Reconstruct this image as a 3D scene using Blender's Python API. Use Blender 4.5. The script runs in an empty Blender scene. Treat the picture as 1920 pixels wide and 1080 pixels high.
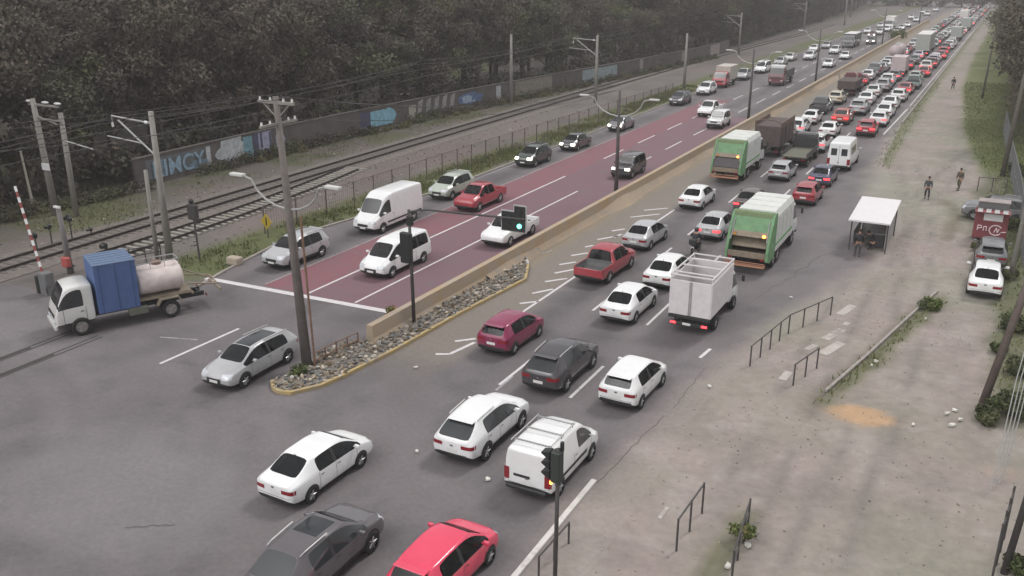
import bpy, bmesh, math, random
import numpy as np
from mathutils import Vector, Matrix
from mathutils.bvhtree import BVHTree

C = bpy.context.scene.collection
D = bpy.data
R = math.radians
random.seed(7)

# ------------------------------------------------------------------ camera
CAM_H, FPX = 17.0, 1700.0
_r = np.array([965.0, 604.0, FPX]); _r /= np.linalg.norm(_r)
_u = np.array([0.0, FPX, -604.0]); _u /= np.linalg.norm(_u)
_x = np.cross(_u, _r); _x = -_x if _x[0] < 0 else _x
M3 = np.array([_x, _r, _u])
cam_d = D.cameras.new('camera'); cam = D.objects.new('camera', cam_d); C.objects.link(cam)
cam_d.sensor_width = 36; cam_d.lens = 36 * FPX / 1920; cam_d.clip_start = .5; cam_d.clip_end = 6000
rt, up_, fw = M3[:, 0], M3[:, 1], M3[:, 2]
cam.matrix_world = Matrix(((rt[0], up_[0], -fw[0], 0), (rt[1], up_[1], -fw[1], 0), (rt[2], up_[2], -fw[2], CAM_H), (0, 0, 0, 1)))
bpy.context.scene.camera = cam

def P(px, py, z=0.0):
    """ground point seen at a place of the 1920x1080 photo"""
    d = M3 @ np.array([px - 960, 540 - py, FPX]); t = (z - CAM_H) / d[2]
    return (d[0] * t, d[1] * t)

# ------------------------------------------------------------------ sky, sun, exposure
w = D.worlds.new('World'); bpy.context.scene.world = w; w.use_nodes = True
nt = w.node_tree; nt.nodes.clear()
sky = nt.nodes.new('ShaderNodeTexSky'); sky.sky_type = 'NISHITA'; sky.sun_disc = False
sky.sun_elevation = R(52); sky.sun_rotation = R(200); sky.air_density = 1.0; sky.dust_density = 4.0
hs = nt.nodes.new('ShaderNodeHueSaturation'); hs.inputs['Saturation'].default_value = .12
bg = nt.nodes.new('ShaderNodeBackground'); bg.inputs[1].default_value = .12
wo = nt.nodes.new('ShaderNodeOutputWorld')
nt.links.new(sky.outputs[0], hs.inputs['Color']); tcw = nt.nodes.new('ShaderNodeTexCoord'); cn = nt.nodes.new('ShaderNodeTexNoise'); cn.inputs['Scale'].default_value = 3.2; cn.inputs['Detail'].default_value = 7
cr_ = nt.nodes.new('ShaderNodeMapRange'); cr_.inputs[1].default_value = .35; cr_.inputs[2].default_value = .65; cr_.inputs[3].default_value = .55; cr_.inputs[4].default_value = 1.45   # broken overcast
vm = nt.nodes.new('ShaderNodeVectorMath'); vm.operation = 'SCALE'
nt.links.new(tcw.outputs['Generated'], cn.inputs['Vector']); nt.links.new(cn.outputs['Fac'], cr_.inputs[0]); nt.links.new(hs.outputs[0], vm.inputs[0]); nt.links.new(cr_.outputs[0], vm.inputs['Scale']); nt.links.new(vm.outputs[0], bg.inputs[0]); nt.links.new(bg.outputs[0], wo.inputs[0])
sl = D.lights.new('sun', 'SUN'); sl.energy = 1.25; sl.angle = R(14); sl.color = (1, .97, .94)
sun = D.objects.new('sun', sl); C.objects.link(sun); sun.rotation_euler = (R(38), 0, R(160))
sc = bpy.context.scene
sc.view_settings.view_transform = 'Standard'; sc.view_settings.look = 'None'
sc.view_settings.gamma = 1; sc.view_settings.exposure = .5
sc.cycles.max_bounces = 5; sc.cycles.diffuse_bounces = 2; sc.cycles.glossy_bounces = 2
sc.cycles.transmission_bounces = 2; sc.cycles.transparent_max_bounces = 6

# ------------------------------------------------------------------ materials
MATS = {}
def mat(name, col, rough=.6, metal=0, noise=.0, scale=3.0, coat=0, emit=None, es=1, vcol=False, bump=0, bscale=20, dirt=0, spec=.5, world=False):
    if name in MATS: return MATS[name]
    m = D.materials.new(name); m.use_nodes = True; n = m.node_tree.nodes; l = m.node_tree.links
    b = n['Principled BSDF']; b.inputs['Roughness'].default_value = rough; b.inputs['Metallic'].default_value = metal
    b.inputs['Coat Weight'].default_value = coat; b.inputs['Coat Roughness'].default_value = .08
    b.inputs['Specular IOR Level'].default_value = spec
    tc = n.new('ShaderNodeTexCoord'); src = tc.outputs['Object']
    if world:
        g = n.new('ShaderNodeNewGeometry'); src = g.outputs['Position']
    if vcol:
        a = n.new('ShaderNodeAttribute'); a.attribute_name = 'Col'; cs = a.outputs['Color']
    else:
        rgb = n.new('ShaderNodeRGB'); rgb.outputs[0].default_value = (*col, 1); cs = rgb.outputs[0]
    if noise:
        t = n.new('ShaderNodeTexNoise'); t.inputs['Scale'].default_value = scale; t.inputs['Detail'].default_value = 6; t.inputs['Roughness'].default_value = .65
        l.new(src, t.inputs['Vector'])
        mr = n.new('ShaderNodeMapRange'); mr.inputs[1].default_value = .25; mr.inputs[2].default_value = .75
        mr.inputs[3].default_value = 1 - noise; mr.inputs[4].default_value = 1 + noise; l.new(t.outputs['Fac'], mr.inputs[0])
        mx = n.new('ShaderNodeVectorMath'); mx.operation = 'SCALE'; l.new(cs, mx.inputs[0]); l.new(mr.outputs[0], mx.inputs['Scale']); cs = mx.outputs[0]
    if dirt:
        sp = n.new('ShaderNodeSeparateXYZ'); l.new(tc.outputs['Object'], sp.inputs[0])
        t2 = n.new('ShaderNodeTexNoise'); t2.inputs['Scale'].default_value = 4; t2.inputs['Detail'].default_value = 5; l.new(tc.outputs['Object'], t2.inputs['Vector'])
        ad = n.new('ShaderNodeMath'); ad.operation = 'MULTIPLY_ADD'; ad.inputs[1].default_value = .7; l.new(t2.outputs['Fac'], ad.inputs[0]); l.new(sp.outputs['Z'], ad.inputs[2])
        mr = n.new('ShaderNodeMapRange'); mr.inputs[1].default_value = .35; mr.inputs[2].default_value = 1.0; mr.inputs[3].default_value = dirt; mr.inputs[4].default_value = 0; l.new(ad.outputs[0], mr.inputs[0])
        mm = n.new('ShaderNodeMix'); mm.data_type = 'RGBA'; l.new(mr.outputs[0], mm.inputs[0]); l.new(cs, mm.inputs[6]); mm.inputs[7].default_value = (.16, .14, .13, 1); cs = mm.outputs[2]
    l.new(cs, b.inputs['Base Color'])
    if bump:
        t3 = n.new('ShaderNodeTexNoise'); t3.inputs['Scale'].default_value = bscale; t3.inputs['Detail'].default_value = 5; l.new(src, t3.inputs['Vector'])
        bp = n.new('ShaderNodeBump'); bp.inputs['Strength'].default_value = bump; bp.inputs['Distance'].default_value = .03
        l.new(t3.outputs['Fac'], bp.inputs['Height']); l.new(bp.outputs[0], b.inputs['Normal'])
    if emit:
        b.inputs['Emission Color'].default_value = (*emit, 1); b.inputs['Emission Strength'].default_value = es
    MATS[name] = m; return m

def paint(name, col, rough=.26):
    return mat('paint_' + name, col, rough, 0, .06, 1.5, .6, dirt=.45)
PAINTS = dict(white=(.80, .80, .80), offwhite=(.66, .65, .63), silver=(.43, .43, .44), lilac=(.52, .47, .55), grey=(.17, .17, .18), dkgrey=(.062, .057, .062),
    black=(.035, .035, .038), red=(.36, .045, .06), bright=(.72, .06, .12), magenta=(.24, .022, .075), maroon=(.16, .05, .06), charcoal=(.115, .105, .112),
    dkgreen=(.035, .05, .04), navy=(.06, .06, .11), cream=(.55, .50, .38), teal=(.25, .34, .32), green=(.10, .25, .10), orange=(.42, .07, .05),
    pink=(.72, .52, .54), rust=(.16, .10, .08), brown=(.10, .075, .07), blue=(.055, .11, .30), olive=(.20, .21, .15), palegreen=(.42, .46, .40))
PT = {k: paint(k, v) for k, v in PAINTS.items()}
GLASS = mat('window_glass', (.03, .033, .036), .07, 0, spec=.8)
def see_through(name):
    m = D.materials.new(name); m.use_nodes = True; n = m.node_tree.nodes; l = m.node_tree.links; n.clear()
    o = n.new('ShaderNodeOutputMaterial'); tr = n.new('ShaderNodeBsdfTransparent'); tr.inputs[0].default_value = (.42, .44, .44, 1)
    gl = n.new('ShaderNodeBsdfPrincipled'); gl.inputs['Base Color'].default_value = (.02, .022, .025, 1); gl.inputs['Roughness'].default_value = .05; gl.inputs['Specular IOR Level'].default_value = .9
    mx = n.new('ShaderNodeMixShader'); mx.inputs[0].default_value = .38; l.new(tr.outputs[0], mx.inputs[1]); l.new(gl.outputs[0], mx.inputs[2]); l.new(mx.outputs[0], o.inputs[0]); return m
CLEAR = see_through('clear_window_glass')
DARK = mat('black_plastic', (.028, .028, .03), .6, noise=.2)
TYRE = mat('tyre_rubber', (.022, .022, .023), .85, noise=.2)
RIM = mat('alloy_rim', (.42, .42, .43), .35, .6)
CHROME = mat('chrome', (.6, .6, .6), .2, 1)
HEAD = mat('headlight_lens', (.55, .57, .6), .08, 0, coat=.5)
HEADON = mat('headlight_lit', (.8, .8, .75), .2, emit=(1, .95, .8), es=3)
TAIL = mat('tail_lens', (.24, .014, .022), .15, coat=.5)
TAILON = mat('tail_lit', (.8, .03, .04), .2, emit=(1, .05, .06), es=2.2)
AMBER = mat('amber_lit', (.9, .35, .05), .3, emit=(1, .42, .06), es=4)
AMBEROFF = mat('amber_lens', (.55, .25, .05), .3)
PLATE = mat('plate_white', (.7, .7, .68), .5)
STEEL = mat('galvanised_steel', (.34, .34, .34), .45, .4, noise=.15)
RUST = mat('rusty_metal', (.22, .13, .09), .8, .1, noise=.35, scale=5)

# ------------------------------------------------------------------ helpers
def tag(o, label=None, cat=None, group=None, kind=None):
    if label: o['label'] = label
    if cat: o['category'] = cat
    if group: o['group'] = group
    if kind: o['kind'] = kind
    return o
def empty(name, loc=(0, 0, 0), rz=0):
    o = D.objects.new(name, None); C.objects.link(o); o.location = loc; o.rotation_euler = (0, 0, rz); o.empty_display_size = .3; return o
def link(name, me, mats, parent=None, smooth=False):
    o = D.objects.new(name, me)
    if not isinstance(mats, (list, tuple)): mats = [mats]
    if len(me.materials) == 0:
        for m in mats: me.materials.append(m)
    C.objects.link(o)
    if parent: o.parent = parent
    if smooth: me.shade_smooth()
    return o
def copy_tree(o, parent=None):
    c = o.copy(); C.objects.link(c)
    if parent: c.parent = parent
    for ch in o.children: copy_tree(ch, c)
    return c
class MB:
    def __init__(s): s.bm = bmesh.new()
    def box(s, c, d, bev=0, rot=None, seg=1):
        r = bmesh.ops.create_cube(s.bm, size=1); vs = r['verts']
        bmesh.ops.scale(s.bm, vec=d, verts=vs)
        if bev:
            es = list({e for v in vs for e in v.link_edges})
            q = bmesh.ops.bevel(s.bm, geom=es, offset=bev, segments=seg, affect='EDGES', profile=.6)
            vs = list({v for f in q['faces'] for v in f.verts} | {v for v in vs if v.is_valid})
        if rot is not None: bmesh.ops.rotate(s.bm, cent=(0, 0, 0), matrix=rot, verts=vs)
        bmesh.ops.translate(s.bm, vec=c, verts=vs); return s
    def cyl(s, p0, p1, r0, r1=None, n=10, caps=True):
        p0 = Vector(p0); p1 = Vector(p1); r1 = r0 if r1 is None else r1; d = p1 - p0; L = d.length
        if L < 1e-6: return s
        q = bmesh.ops.create_cone(s.bm, cap_ends=caps, segments=n, radius1=r0, radius2=r1, depth=L); vs = q['verts']
        bmesh.ops.rotate(s.bm, cent=(0, 0, 0), matrix=d.to_track_quat('Z', 'Y').to_matrix(), verts=vs)
        bmesh.ops.translate(s.bm, vec=(p0 + p1) / 2, verts=vs); return s
    def tube(s, pts, r, n=6):
        for a, b in zip(pts[:-1], pts[1:]): s.cyl(a, b, r, r, n)
        return s
    def ball(s, c, r, sc=(1, 1, 1), sub=2):
        q = bmesh.ops.create_icosphere(s.bm, subdivisions=sub, radius=r); vs = q['verts']
        bmesh.ops.scale(s.bm, vec=sc, verts=vs); bmesh.ops.translate(s.bm, vec=c, verts=vs); return s
    def prism(s, prof, x0, x1, axis='x'):
        """profile of (a,b) pairs extruded from x0 to x1; axis x: (y,z); axis z: (x,y); axis y: (x,z)"""
        f = {'x': lambda t, a, b: (t, a, b), 'y': lambda t, a, b: (a, t, b), 'z': lambda t, a, b: (a, b, t)}[axis]
        A = [s.bm.verts.new(f(x0, *p)) for p in prof]; B = [s.bm.verts.new(f(x1, *p)) for p in prof]; n = len(prof)
        s.bm.faces.new(A); s.bm.faces.new(B[::-1])
        for i in range(n): s.bm.faces.new((A[i], B[i], B[(i + 1) % n], A[(i + 1) % n]))
        return s
    def mesh(s, name):
        bmesh.ops.recalc_face_normals(s.bm, faces=s.bm.faces); me = D.meshes.new(name); s.bm.to_mesh(me); s.bm.free(); return me
    def build(s, name, m, parent=None, smooth=False): return link(name, s.mesh(name), m, parent, smooth)

def hsh(ix, iy, seed):
    h = (ix.astype(np.int64) * 374761393 + iy.astype(np.int64) * 668265263 + seed * 1442695041) & 0x7fffffff
    h = (h ^ (h >> 13)) * 1274126177 & 0x7fffffff
    return ((h ^ (h >> 16)) & 0xffff) / 65535.0
def vn(x, y, s, seed=0):
    x = x / s; y = y / s; ix = np.floor(x); iy = np.floor(y); fx = x - ix; fy = y - iy
    fx = fx * fx * (3 - 2 * fx); fy = fy * fy * (3 - 2 * fy)
    a = hsh(ix, iy, seed); b = hsh(ix + 1, iy, seed); c = hsh(ix, iy + 1, seed); d = hsh(ix + 1, iy + 1, seed)
    return (a * (1 - fx) + b * fx) * (1 - fy) + (c * (1 - fx) + d * fx) * fy
def fbm(x, y, s, seed=0): return vn(x, y, s, seed) * .5 + vn(x, y, s / 2.1, seed + 1) * .28 + vn(x, y, s / 4.7, seed + 2) * .22
def ss(a, b, x): t = np.clip((x - a) / (b - a), 0, 1); return t * t * (3 - 2 * t)
def mixc(c, col, m): return c * (1 - m[:, None]) + np.array(col)[None, :] * m[:, None]
def grid_sheet(name, xs, ys, zf, cf, m, keep=None, kind='structure'):
    X, Y = np.meshgrid(xs, ys); nx, ny = len(xs), len(ys); x = X.ravel(); y = Y.ravel()
    z = zf(x, y); V = np.stack([x, y, z], 1)
    i = np.arange(nx - 1)[None, :] + (np.arange(ny - 1) * nx)[:, None]; i = i.ravel()
    F = np.stack([i, i + 1, i + 1 + nx, i + nx], 1)
    if keep is not None: F = F[keep((x[F].mean(1)), (y[F].mean(1)))]
    me = D.meshes.new(name); me.from_pydata(V.tolist(), [], F.tolist())
    if cf is not None:
        col = np.clip(cf(x, y), 0, 1); at = me.color_attributes.new('Col', 'FLOAT_COLOR', 'POINT')
        at.data.foreach_set('color', np.concatenate([col, np.ones((len(col), 1))], 1).ravel())
    me.shade_smooth()
    return tag(link(name, me, m), kind=kind)
def ribbon(pts, wd, z=0.0):
    """flat strip mesh data along a polyline"""
    V = []; F = []
    for k, p in enumerate(pts):
        a = Vector(pts[max(0, k - 1)][:2]); b = Vector(pts[min(len(pts) - 1, k + 1)][:2]); d = (b - a).normalized(); n = Vector((-d.y, d.x)) * wd / 2
        V += [(p[0] + n.x, p[1] + n.y, z), (p[0] - n.x, p[1] - n.y, z)]
        if k: F.append((2 * k - 2, 2 * k - 1, 2 * k + 1, 2 * k))
    return V, F
def strips(name, lst, m, z, **kw):
    V = []; F = []
    for pts, wd in lst:
        v, f = ribbon(pts, wd, z); F += [tuple(i + len(V) for i in q) for q in f]; V += v
    me = D.meshes.new(name); me.from_pydata(V, [], F); o = link(name, me, m); return tag(o, **kw)
def wallpoly(mb, pts, prof):
    """profile (offset, z) swept along polyline"""
    rings = []
    for k, p in enumerate(pts):
        a = Vector(pts[max(0, k - 1)][:2]); b = Vector(pts[min(len(pts) - 1, k + 1)][:2]); d = (b - a).normalized(); n = Vector((d.y, -d.x))
        rings.append([mb.bm.verts.new((p[0] + n.x * o, p[1] + n.y * o, z)) for o, z in prof])
    for A, B in zip(rings[:-1], rings[1:]):
        for i in range(len(prof) - 1): mb.bm.faces.new((A[i], B[i], B[i + 1], A[i + 1]))
    for A in (rings[0], rings[-1]): mb.bm.faces.new(A)
    return mb
def lerp_poly(tab, y): return np.interp(y, [t[1] for t in tab], [t[0] for t in tab])

# ================================================================== GROUND, ROADS, TRACKS
def steps(y0, y1, a, k, lim=1e9):
    o = [y0]
    while o[-1] < y1: o.append(o[-1] + min(lim, max(a, k * (o[-1]))))
    return o
XS = [-700, -350, -220, -150, -110, -90, -78] + list(np.arange(-70, 14, .4)) + [15, 18, 24, 35, 60, 120, 300, 700]
YS = [-300, -80, 0, 6] + steps(8, 470, .4, .008) + [520, 600, 800, 1200]
ISL = [P(*p) for p in [(511, 720), (513, 731), (522, 738), (545, 741), (600, 728), (645, 708), (740, 660), (860, 592), (985, 527), (990, 500), (984, 480)]]
def patch(x, y, cx, cy, rx, ry, soft=.5, seed=3):
    d = np.hypot((x - cx) / rx, (y - cy) / ry) + (fbm(x, y, 1.5, seed) - .5) * .8
    return 1 - ss(1 - soft, 1 + soft, d)
def strip(x, y, tab, wd, soft=.4, y0=-1e9, y1=1e9, seed=5):
    xc = np.interp(y, [t[1] for t in tab], [t[0] for t in tab]); d = np.abs(x - xc) + (fbm(x, y, 1.2, seed) - .5) * wd * .9
    return (1 - ss(wd / 2 - soft, wd / 2 + soft, d)) * ss(y0 - .5, y0 + .5, y) * (1 - ss(y1 - .5, y1 + .5, y))
def dirt_col(x, y):
    n1 = fbm(x, y, 5, 11); n2 = fbm(x, y, 9, 21); n3 = fbm(x, y, 1.6, 31)
    c = np.tile(np.array((.262, .231, .204)), (len(x), 1))
    c = mixc(c, (.30, .248, .232), ss(.42, .75, n1) * .85); c = mixc(c, (.235, .228, .185), ss(.45, .75, n2) * .75)
    c = c * (1 + (n3 - .5)[:, None] * .26)
    c = mixc(c, (.17, .155, .138), ss(.56, .74, fbm(x, y, 3.1, 17)) * .35)
    c = mixc(c, (.33, .30, .275), ss(.58, .72, fbm(x, y, 1.1, 19)) * .45)
    for x0_, bend in ((-6.4, .004), (-4.9, .004), (-3.2, -.006), (-1.7, -.006)):   # wheel tracks pressed into the dirt
        xt = x0_ + bend * (y - 40) ** 2 * .3
        c = mixc(c, (.165, .15, .14), (1 - ss(.12, .34, np.abs(x - xt))) * ss(.3, .6, fbm(x, y, 2.3, 23)) * .55)
    c = mixc(c, (.45, .29, .17), patch(x, y, *P(1612, 778), 1.25, .75, .35) * .85)
    c = mixc(c, (.34, .25, .19), patch(x, y, *P(1880, 885), .8, .5) * .4)
    return c
def ground_col(x, y):
    n1 = fbm(x, y, 4, 1); n2 = fbm(x, y, 1.3, 5); n3 = fbm(x, y, 12, 9)
    c = np.tile(np.array((.148, .132, .124)), (len(x), 1)) * (1 + (n1 - .5)[:, None] * .4)
    c = mixc(c, (.175, .135, .125), ss(.5, .75, n3) * .6)
    # ballast along the track, brown soil by the wall
    c = mixc(c, (.115, .10, .088), ss(-54, -57, x) * .8)
    c = mixc(c, (.085, .092, .05), ss(-52.5, -56, x) * ss(.42, .6, n1) * .8)
    c = mixc(c, (.05, .045, .04), ss(-59.5, -63, x) * (1 - ss(-70, -90, -x) * 0))
    near = (1 - ss(30, 36, y)) * ss(-49, -43, x)
    g = ss(-44.5, -42.5, x) * (1 - ss(-39.2, -38.4, x)) * ss(33, 36, y) * ss(.3, .5, n1 * .6 + n2 * .4)
    c = mixc(c, (.10, .115, .045), g * .9)
    c = mixc(c, (.09, .10, .05), ss(-47.5, -49, x) * ss(-55, -53, x) * 0)
    c = mixc(c, (.11, .115, .06), patch(x, y, *P(120, 395), 7, 4) * .7 + patch(x, y, *P(60, 330), 9, 5) * .5 * (1 - patch(x, y, *P(120, 395), 7, 4)))
    c = mixc(c, (.27, .245, .19), patch(x, y, -45.2, 27.6, 1.6, 1.2, .3) * .8)
    # right side: dirt, path and verges
    d = dirt_col(x, y)
    d = mixc(d, (.105, .115, .05), strip(x, y, [P(1500, 790), P(1560, 735), P(1640, 670), P(1770, 550)], .9, .4, 35.5, 52) * .85)
    d = mixc(d, (.15, .13, .11), strip(x, y, [P(1540, 735), P(1620, 670), P(1740, 560)], .5, .4, 34, 50, 8) * .6)
    d = mixc(d, (.13, .115, .08), strip(x, y, [P(1775, 450), P(1795, 400), P(1770, 370)], .9, .4, 64, 76) * .7)
    d = mixc(d, (.10, .11, .055), ss(.9, 1.7, x + (n2 - .5) * 1.2) * ss(36, 39, y) * .85)
    d = mixc(d, (.085, .095, .05), ss(-1.2, .4, x + (n1 - .5) * 1.5) * ss(57, 66, y) * .8)
    xe = np.interp(y, [80, 95, 110, 150, 200], [.5, -1.5, -3.2, -5.5, -6.3])
    d = mixc(d, (.12, .14, .05), ss(-.5, .5, x - xe + (n2 - .5)) * ss(84, 92, y) * .9)
    d = mixc(d, (.13, .14, .07), strip(x, y, [(-8.6, 84), (-9.2, 110), (-9.6, 150), (-9.8, 300)], 1.3, .5, 86, 400) * .75)
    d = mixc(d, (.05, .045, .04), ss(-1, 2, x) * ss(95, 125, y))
    d = mixc(d, (.12, .12, .07), strip(x, y, [P(1330, 1080), P(1400, 960)], .7, .3, 18, 26.6) * .8)
    d = mixc(d, (.15, .13, .10), ss(0, 1.5, x) * (1 - ss(24, 27, y)) * .7)
    return mixc(c, (0, 0, 0), np.zeros(len(x))) * (1 - ss(-25, -18, x))[:, None] + d * ss(-25, -18, x)[:, None]
def ground_z(x, y):
    return (fbm(x, y, 6, 77) - .5) * .06 * (np.abs(x + 21.5) > 18.5) * (np.abs(x) < 69) - .02
GM = mat('ground_soil', (0, 0, 0), .92, noise=.16, scale=2.2, vcol=True, bump=.5, bscale=6, spec=.2, world=True)
grid_sheet('ground', XS, YS, ground_z, ground_col, GM)

LEFT = [(-62, -60), (-62, 28.5), (-44, 29.5), (-39.5, 31), (-37.9, 33), (-38.8, 36.5), (-40.2, 44), (-39.4, 50), (-38.7, 60), (-38.5, 80), (-38.5, 500)]
RIGHT = [(-8.4, -60), (-8.6, 25), (-8.8, 34), (-7.0, 44), (-4.6, 56), (-4.6, 66), (-6.5, 78), (-8.9, 90), (-9.6, 110), (-9.8, 500)]
def road_col(x, y):
    n1 = fbm(x, y, 6, 41); n2 = fbm(x, y, 1.2, 45); n3 = fbm(x * 2.5, y * .35, 2.2, 49); n4 = fbm(x, y, 2.6, 55)
    c = np.tile(np.array((.150, .134, .139)), (len(x), 1)) * (1 + (n1 - .5)[:, None] * .42 + (n2 - .5)[:, None] * .16)
    lanes = np.zeros(len(x))
    for xc in (-12.2, -15.5, -18.7, -27, -30.4, -36.7):   # oil-darkened lane middles
        lanes = np.maximum(lanes, 1 - ss(.2, 1.35, np.abs(x - xc)))
    c = mixc(c, (.10, .094, .098), ss(.55, .74, fbm(x, y, 1.9, 91)) * .55 * (x > -46))
    for rx in (14.0, 15.6, 20.5, 22.1):   # polished tyre arcs of turning traffic
        c = c * (1 - (.13 * (1 - ss(.15, .45, np.abs(np.hypot(x + 40, y - 8) - rx))) * ss(.25, .6, fbm(x, y, 2.0, 95)))[:, None])
    c = c * (1 - (.24 * lanes * ss(26, 40, y) * (.6 + n3))[:, None])
    c = mixc(c, (.115, .108, .112), ss(.52, .75, n4) * (1 - ss(30, 45, y)) * .55)
    c = mixc(c, (.205, .19, .195), patch(x, y, -24.5, 18, 5, 3.5) * .6 + patch(x, y, -43, 25, 5, 3) * .4)
    # dusty hatched strip beside the barrier
    c = mixc(c, (.205, .18, .15), ss(-24.3, -23.7, x) * (1 - ss(-20.7, -19.6, x + (n2 - .5) * .8)) * ss(28, 34, y) * .85)
    c = mixc(c, (.25, .20, .13), strip(x, y, [(-24, 42), (-23.8, 300)], 1.2, .5, 44, 400) * .6)
    # right edge runs out into dirt
    xe = np.interp(y, [0, 22, 30, 38, 48, 56, 66, 76, 86, 110], [-10.4, -10.4, -10.2, -9.6, -7.6, -6.0, -6.6, -8.6, -9.6, -10.0])
    m = ss(-1.0, 1.1, x - xe + (n4 - .5) * 1.6 + (n2 - .5) * .6)
    return c * (1 - m)[:, None] + dirt_col(x, y) * m[:, None]
def road_keep(x, y):
    return (x > lerp_poly(LEFT, y)) & (x < lerp_poly(RIGHT, y))
RM = mat('road_asphalt', (0, 0, 0), .75, noise=.15, scale=5, vcol=True, bump=.25, bscale=40, spec=.35, world=True)
grid_sheet('road', [-62, -56, -52, -48] + list(np.arange(-46, -4.2, .35)), [-60, -20, 0, 6] + steps(8, 500, .35, .008), lambda x, y: .022 - .05 * ss(-1.0, .25, x - lerp_poly(RIGHT, y)), road_col, RM, road_keep)

# red bus lane and the faded red beside it (painted surfacing)
def wornpaint(name, col, amt, scale, col2):
    m = D.materials.new(name); m.use_nodes = True; n = m.node_tree.nodes; l = m.node_tree.links; b = n['Principled BSDF']; b.inputs['Roughness'].default_value = .8
    g = n.new('ShaderNodeNewGeometry'); t = n.new('ShaderNodeTexNoise'); t.inputs['Scale'].default_value = scale; t.inputs['Detail'].default_value = 8; t.inputs['Roughness'].default_value = .7
    l.new(g.outputs['Position'], t.inputs['Vector']); r = n.new('ShaderNodeMapRange'); r.inputs[1].default_value = amt - .08; r.inputs[2].default_value = amt + .10; l.new(t.outputs['Fac'], r.inputs[0])
    t2 = n.new('ShaderNodeTexNoise'); t2.inputs['Scale'].default_value = .35; l.new(g.outputs['Position'], t2.inputs['Vector'])
    r2 = n.new('ShaderNodeMapRange'); r2.inputs[1].default_value = .3; r2.inputs[2].default_value = .7; r2.inputs[3].default_value = .2; r2.inputs[4].default_value = 1; l.new(t2.outputs['Fac'], r2.inputs[0])
    mu = n.new('ShaderNodeMath'); mu.operation = 'MULTIPLY'; l.new(r.outputs[0], mu.inputs[0]); l.new(r2.outputs[0], mu.inputs[1])
    mx = n.new('ShaderNodeMix'); mx.data_type = 'RGBA'; l.new(mu.outputs[0], mx.inputs[0]); mx.inputs[6].default_value = (*col, 1); mx.inputs[7].default_value = (*col2, 1); l.new(mx.outputs[2], b.inputs['Base Color'])
    return m
REDM = wornpaint('red_lane_paint', (.205, .082, .098), .51, 1.6, (.155, .112, .12))
RED2 = wornpaint('faded_red_paint', (.17, .092, .108), .52, 1.2, (.145, .108, .122))
RED3 = wornpaint('worn_red_paint', (.165, .094, .112), .54, 1.2, (.14, .112, .124))
def rect_sheet(name, x0, x1, y0, y1, z, m):
    me = D.meshes.new(name); me.from_pydata([(x0, y0, z), (x1, y0, z), (x1, y1, z), (x0, y1, z)], [], [(0, 1, 2, 3)]); return tag(link(name, me, m), kind='structure')
rect_sheet('bus_lane', -35.1, -32.02, 35.9, 122, .027, REDM)
rect_sheet('red_lane', -31.98, -28.85, 35.9, 112, .027, RED2)
rect_sheet('worn_lane', -28.8, -25.1, 35.9, 108, .027, RED3)

WHITE = wornpaint('road_marking_white', (.60, .57, .58), .60, 4, (.28, .26, .27))
FADED = wornpaint('road_marking_faded', (.36, .34, .345), .5, 4, (.19, .175, .18))
lines = [([(-38.9, 35.3), (-25.15, 35.9)], .42), ([P(300, 683), P(448, 617)], .16)]
lines += [([(-32.0, 36.1), (-32.0, 69.5)], .15), ([(-28.82, 36.1), (-28.82, 65)], .14)]
for y in np.arange(78, 470, 9.0): lines += [([(-32.0, y), (-32.0, y + 5)], .15), ([(-28.4, y - 2), (-28.4, y + 3)], .15)]
for y in (31.2, 40.4, 50, 60, 70, 80, 90, 100): lines.append(([(-13.95, y), (-13.95, y + 3.6)], .14))
for y in (30.9, 41, 50.5, 57, 67, 77, 87): lines.append(([(-17.15, y), (-17.15, y + 3.2)], .14))
lines += [([(-20.3, 37.0), (-20.1, 63)], .15), ([P(1312, 672), P(1332, 655)], .16), ([(-10.65, 104), (-10.4, 125)], .18), ([(-10.4, 128), (-10.2, 300)], .12)]
ht = [((974, 570), (1010, 566)), ((998, 551), (1037, 543)), ((1022, 529), (1063, 523)), ((1040, 513), (1077, 506)), ((1049, 497), (1080, 492)), ((1071, 480), (1103, 475)),
    ((1097, 464), (1112, 461)), ((1120, 450), (1160, 443)), ((1147, 434), (1172, 430)), ((1182, 408), (1237, 402)), ((1208, 395), (1252, 391)), ((853, 641), (892, 636)), ((817, 665), (843, 665)), ((843, 665), (890, 643)), ((1150, 446), (1165, 440))]
for a, b in ht: lines.append(([P(*a), P(*b)], .19))
strips('road_markings', lines, WHITE, .032, kind='structure')
fl = [([(-35.15, 36.1), (-35.15, 95)], .10), ([(-38.2, 60), (-38.2, 88)], .1)] + [([P(*a), P(*b)], .12) for a, b in [((300, 633), (370, 638)), ((930, 733), (962, 706)), ((1015, 476), (1035, 470))]]
fl += [([(-38.3 + .5 * k, 35.4), (-38.3 + .5 * k, 35.5)], .1) for k in range(2)]
CRK = mat('crack_dark', (.11, .10, .092), .95)
_cr = random.Random(4)
def crack(a, b, wob=.05, n=14):
    return [(a[0] + (b[0] - a[0]) * k / n + _cr.uniform(-wob, wob), a[1] + (b[1] - a[1]) * k / n + _cr.uniform(-wob, wob)) for k in range(n + 1)]
strips('pavement_cracks', [(crack(P(240, 990), P(330, 985)), .06), (crack(P(1120, 905), P(1245, 780), .06), .035), (crack(P(1262, 768), P(1322, 690), .05), .03), (crack(P(1420, 560), P(1560, 470), .2), .05)], CRK, .030, kind='structure')
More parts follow.
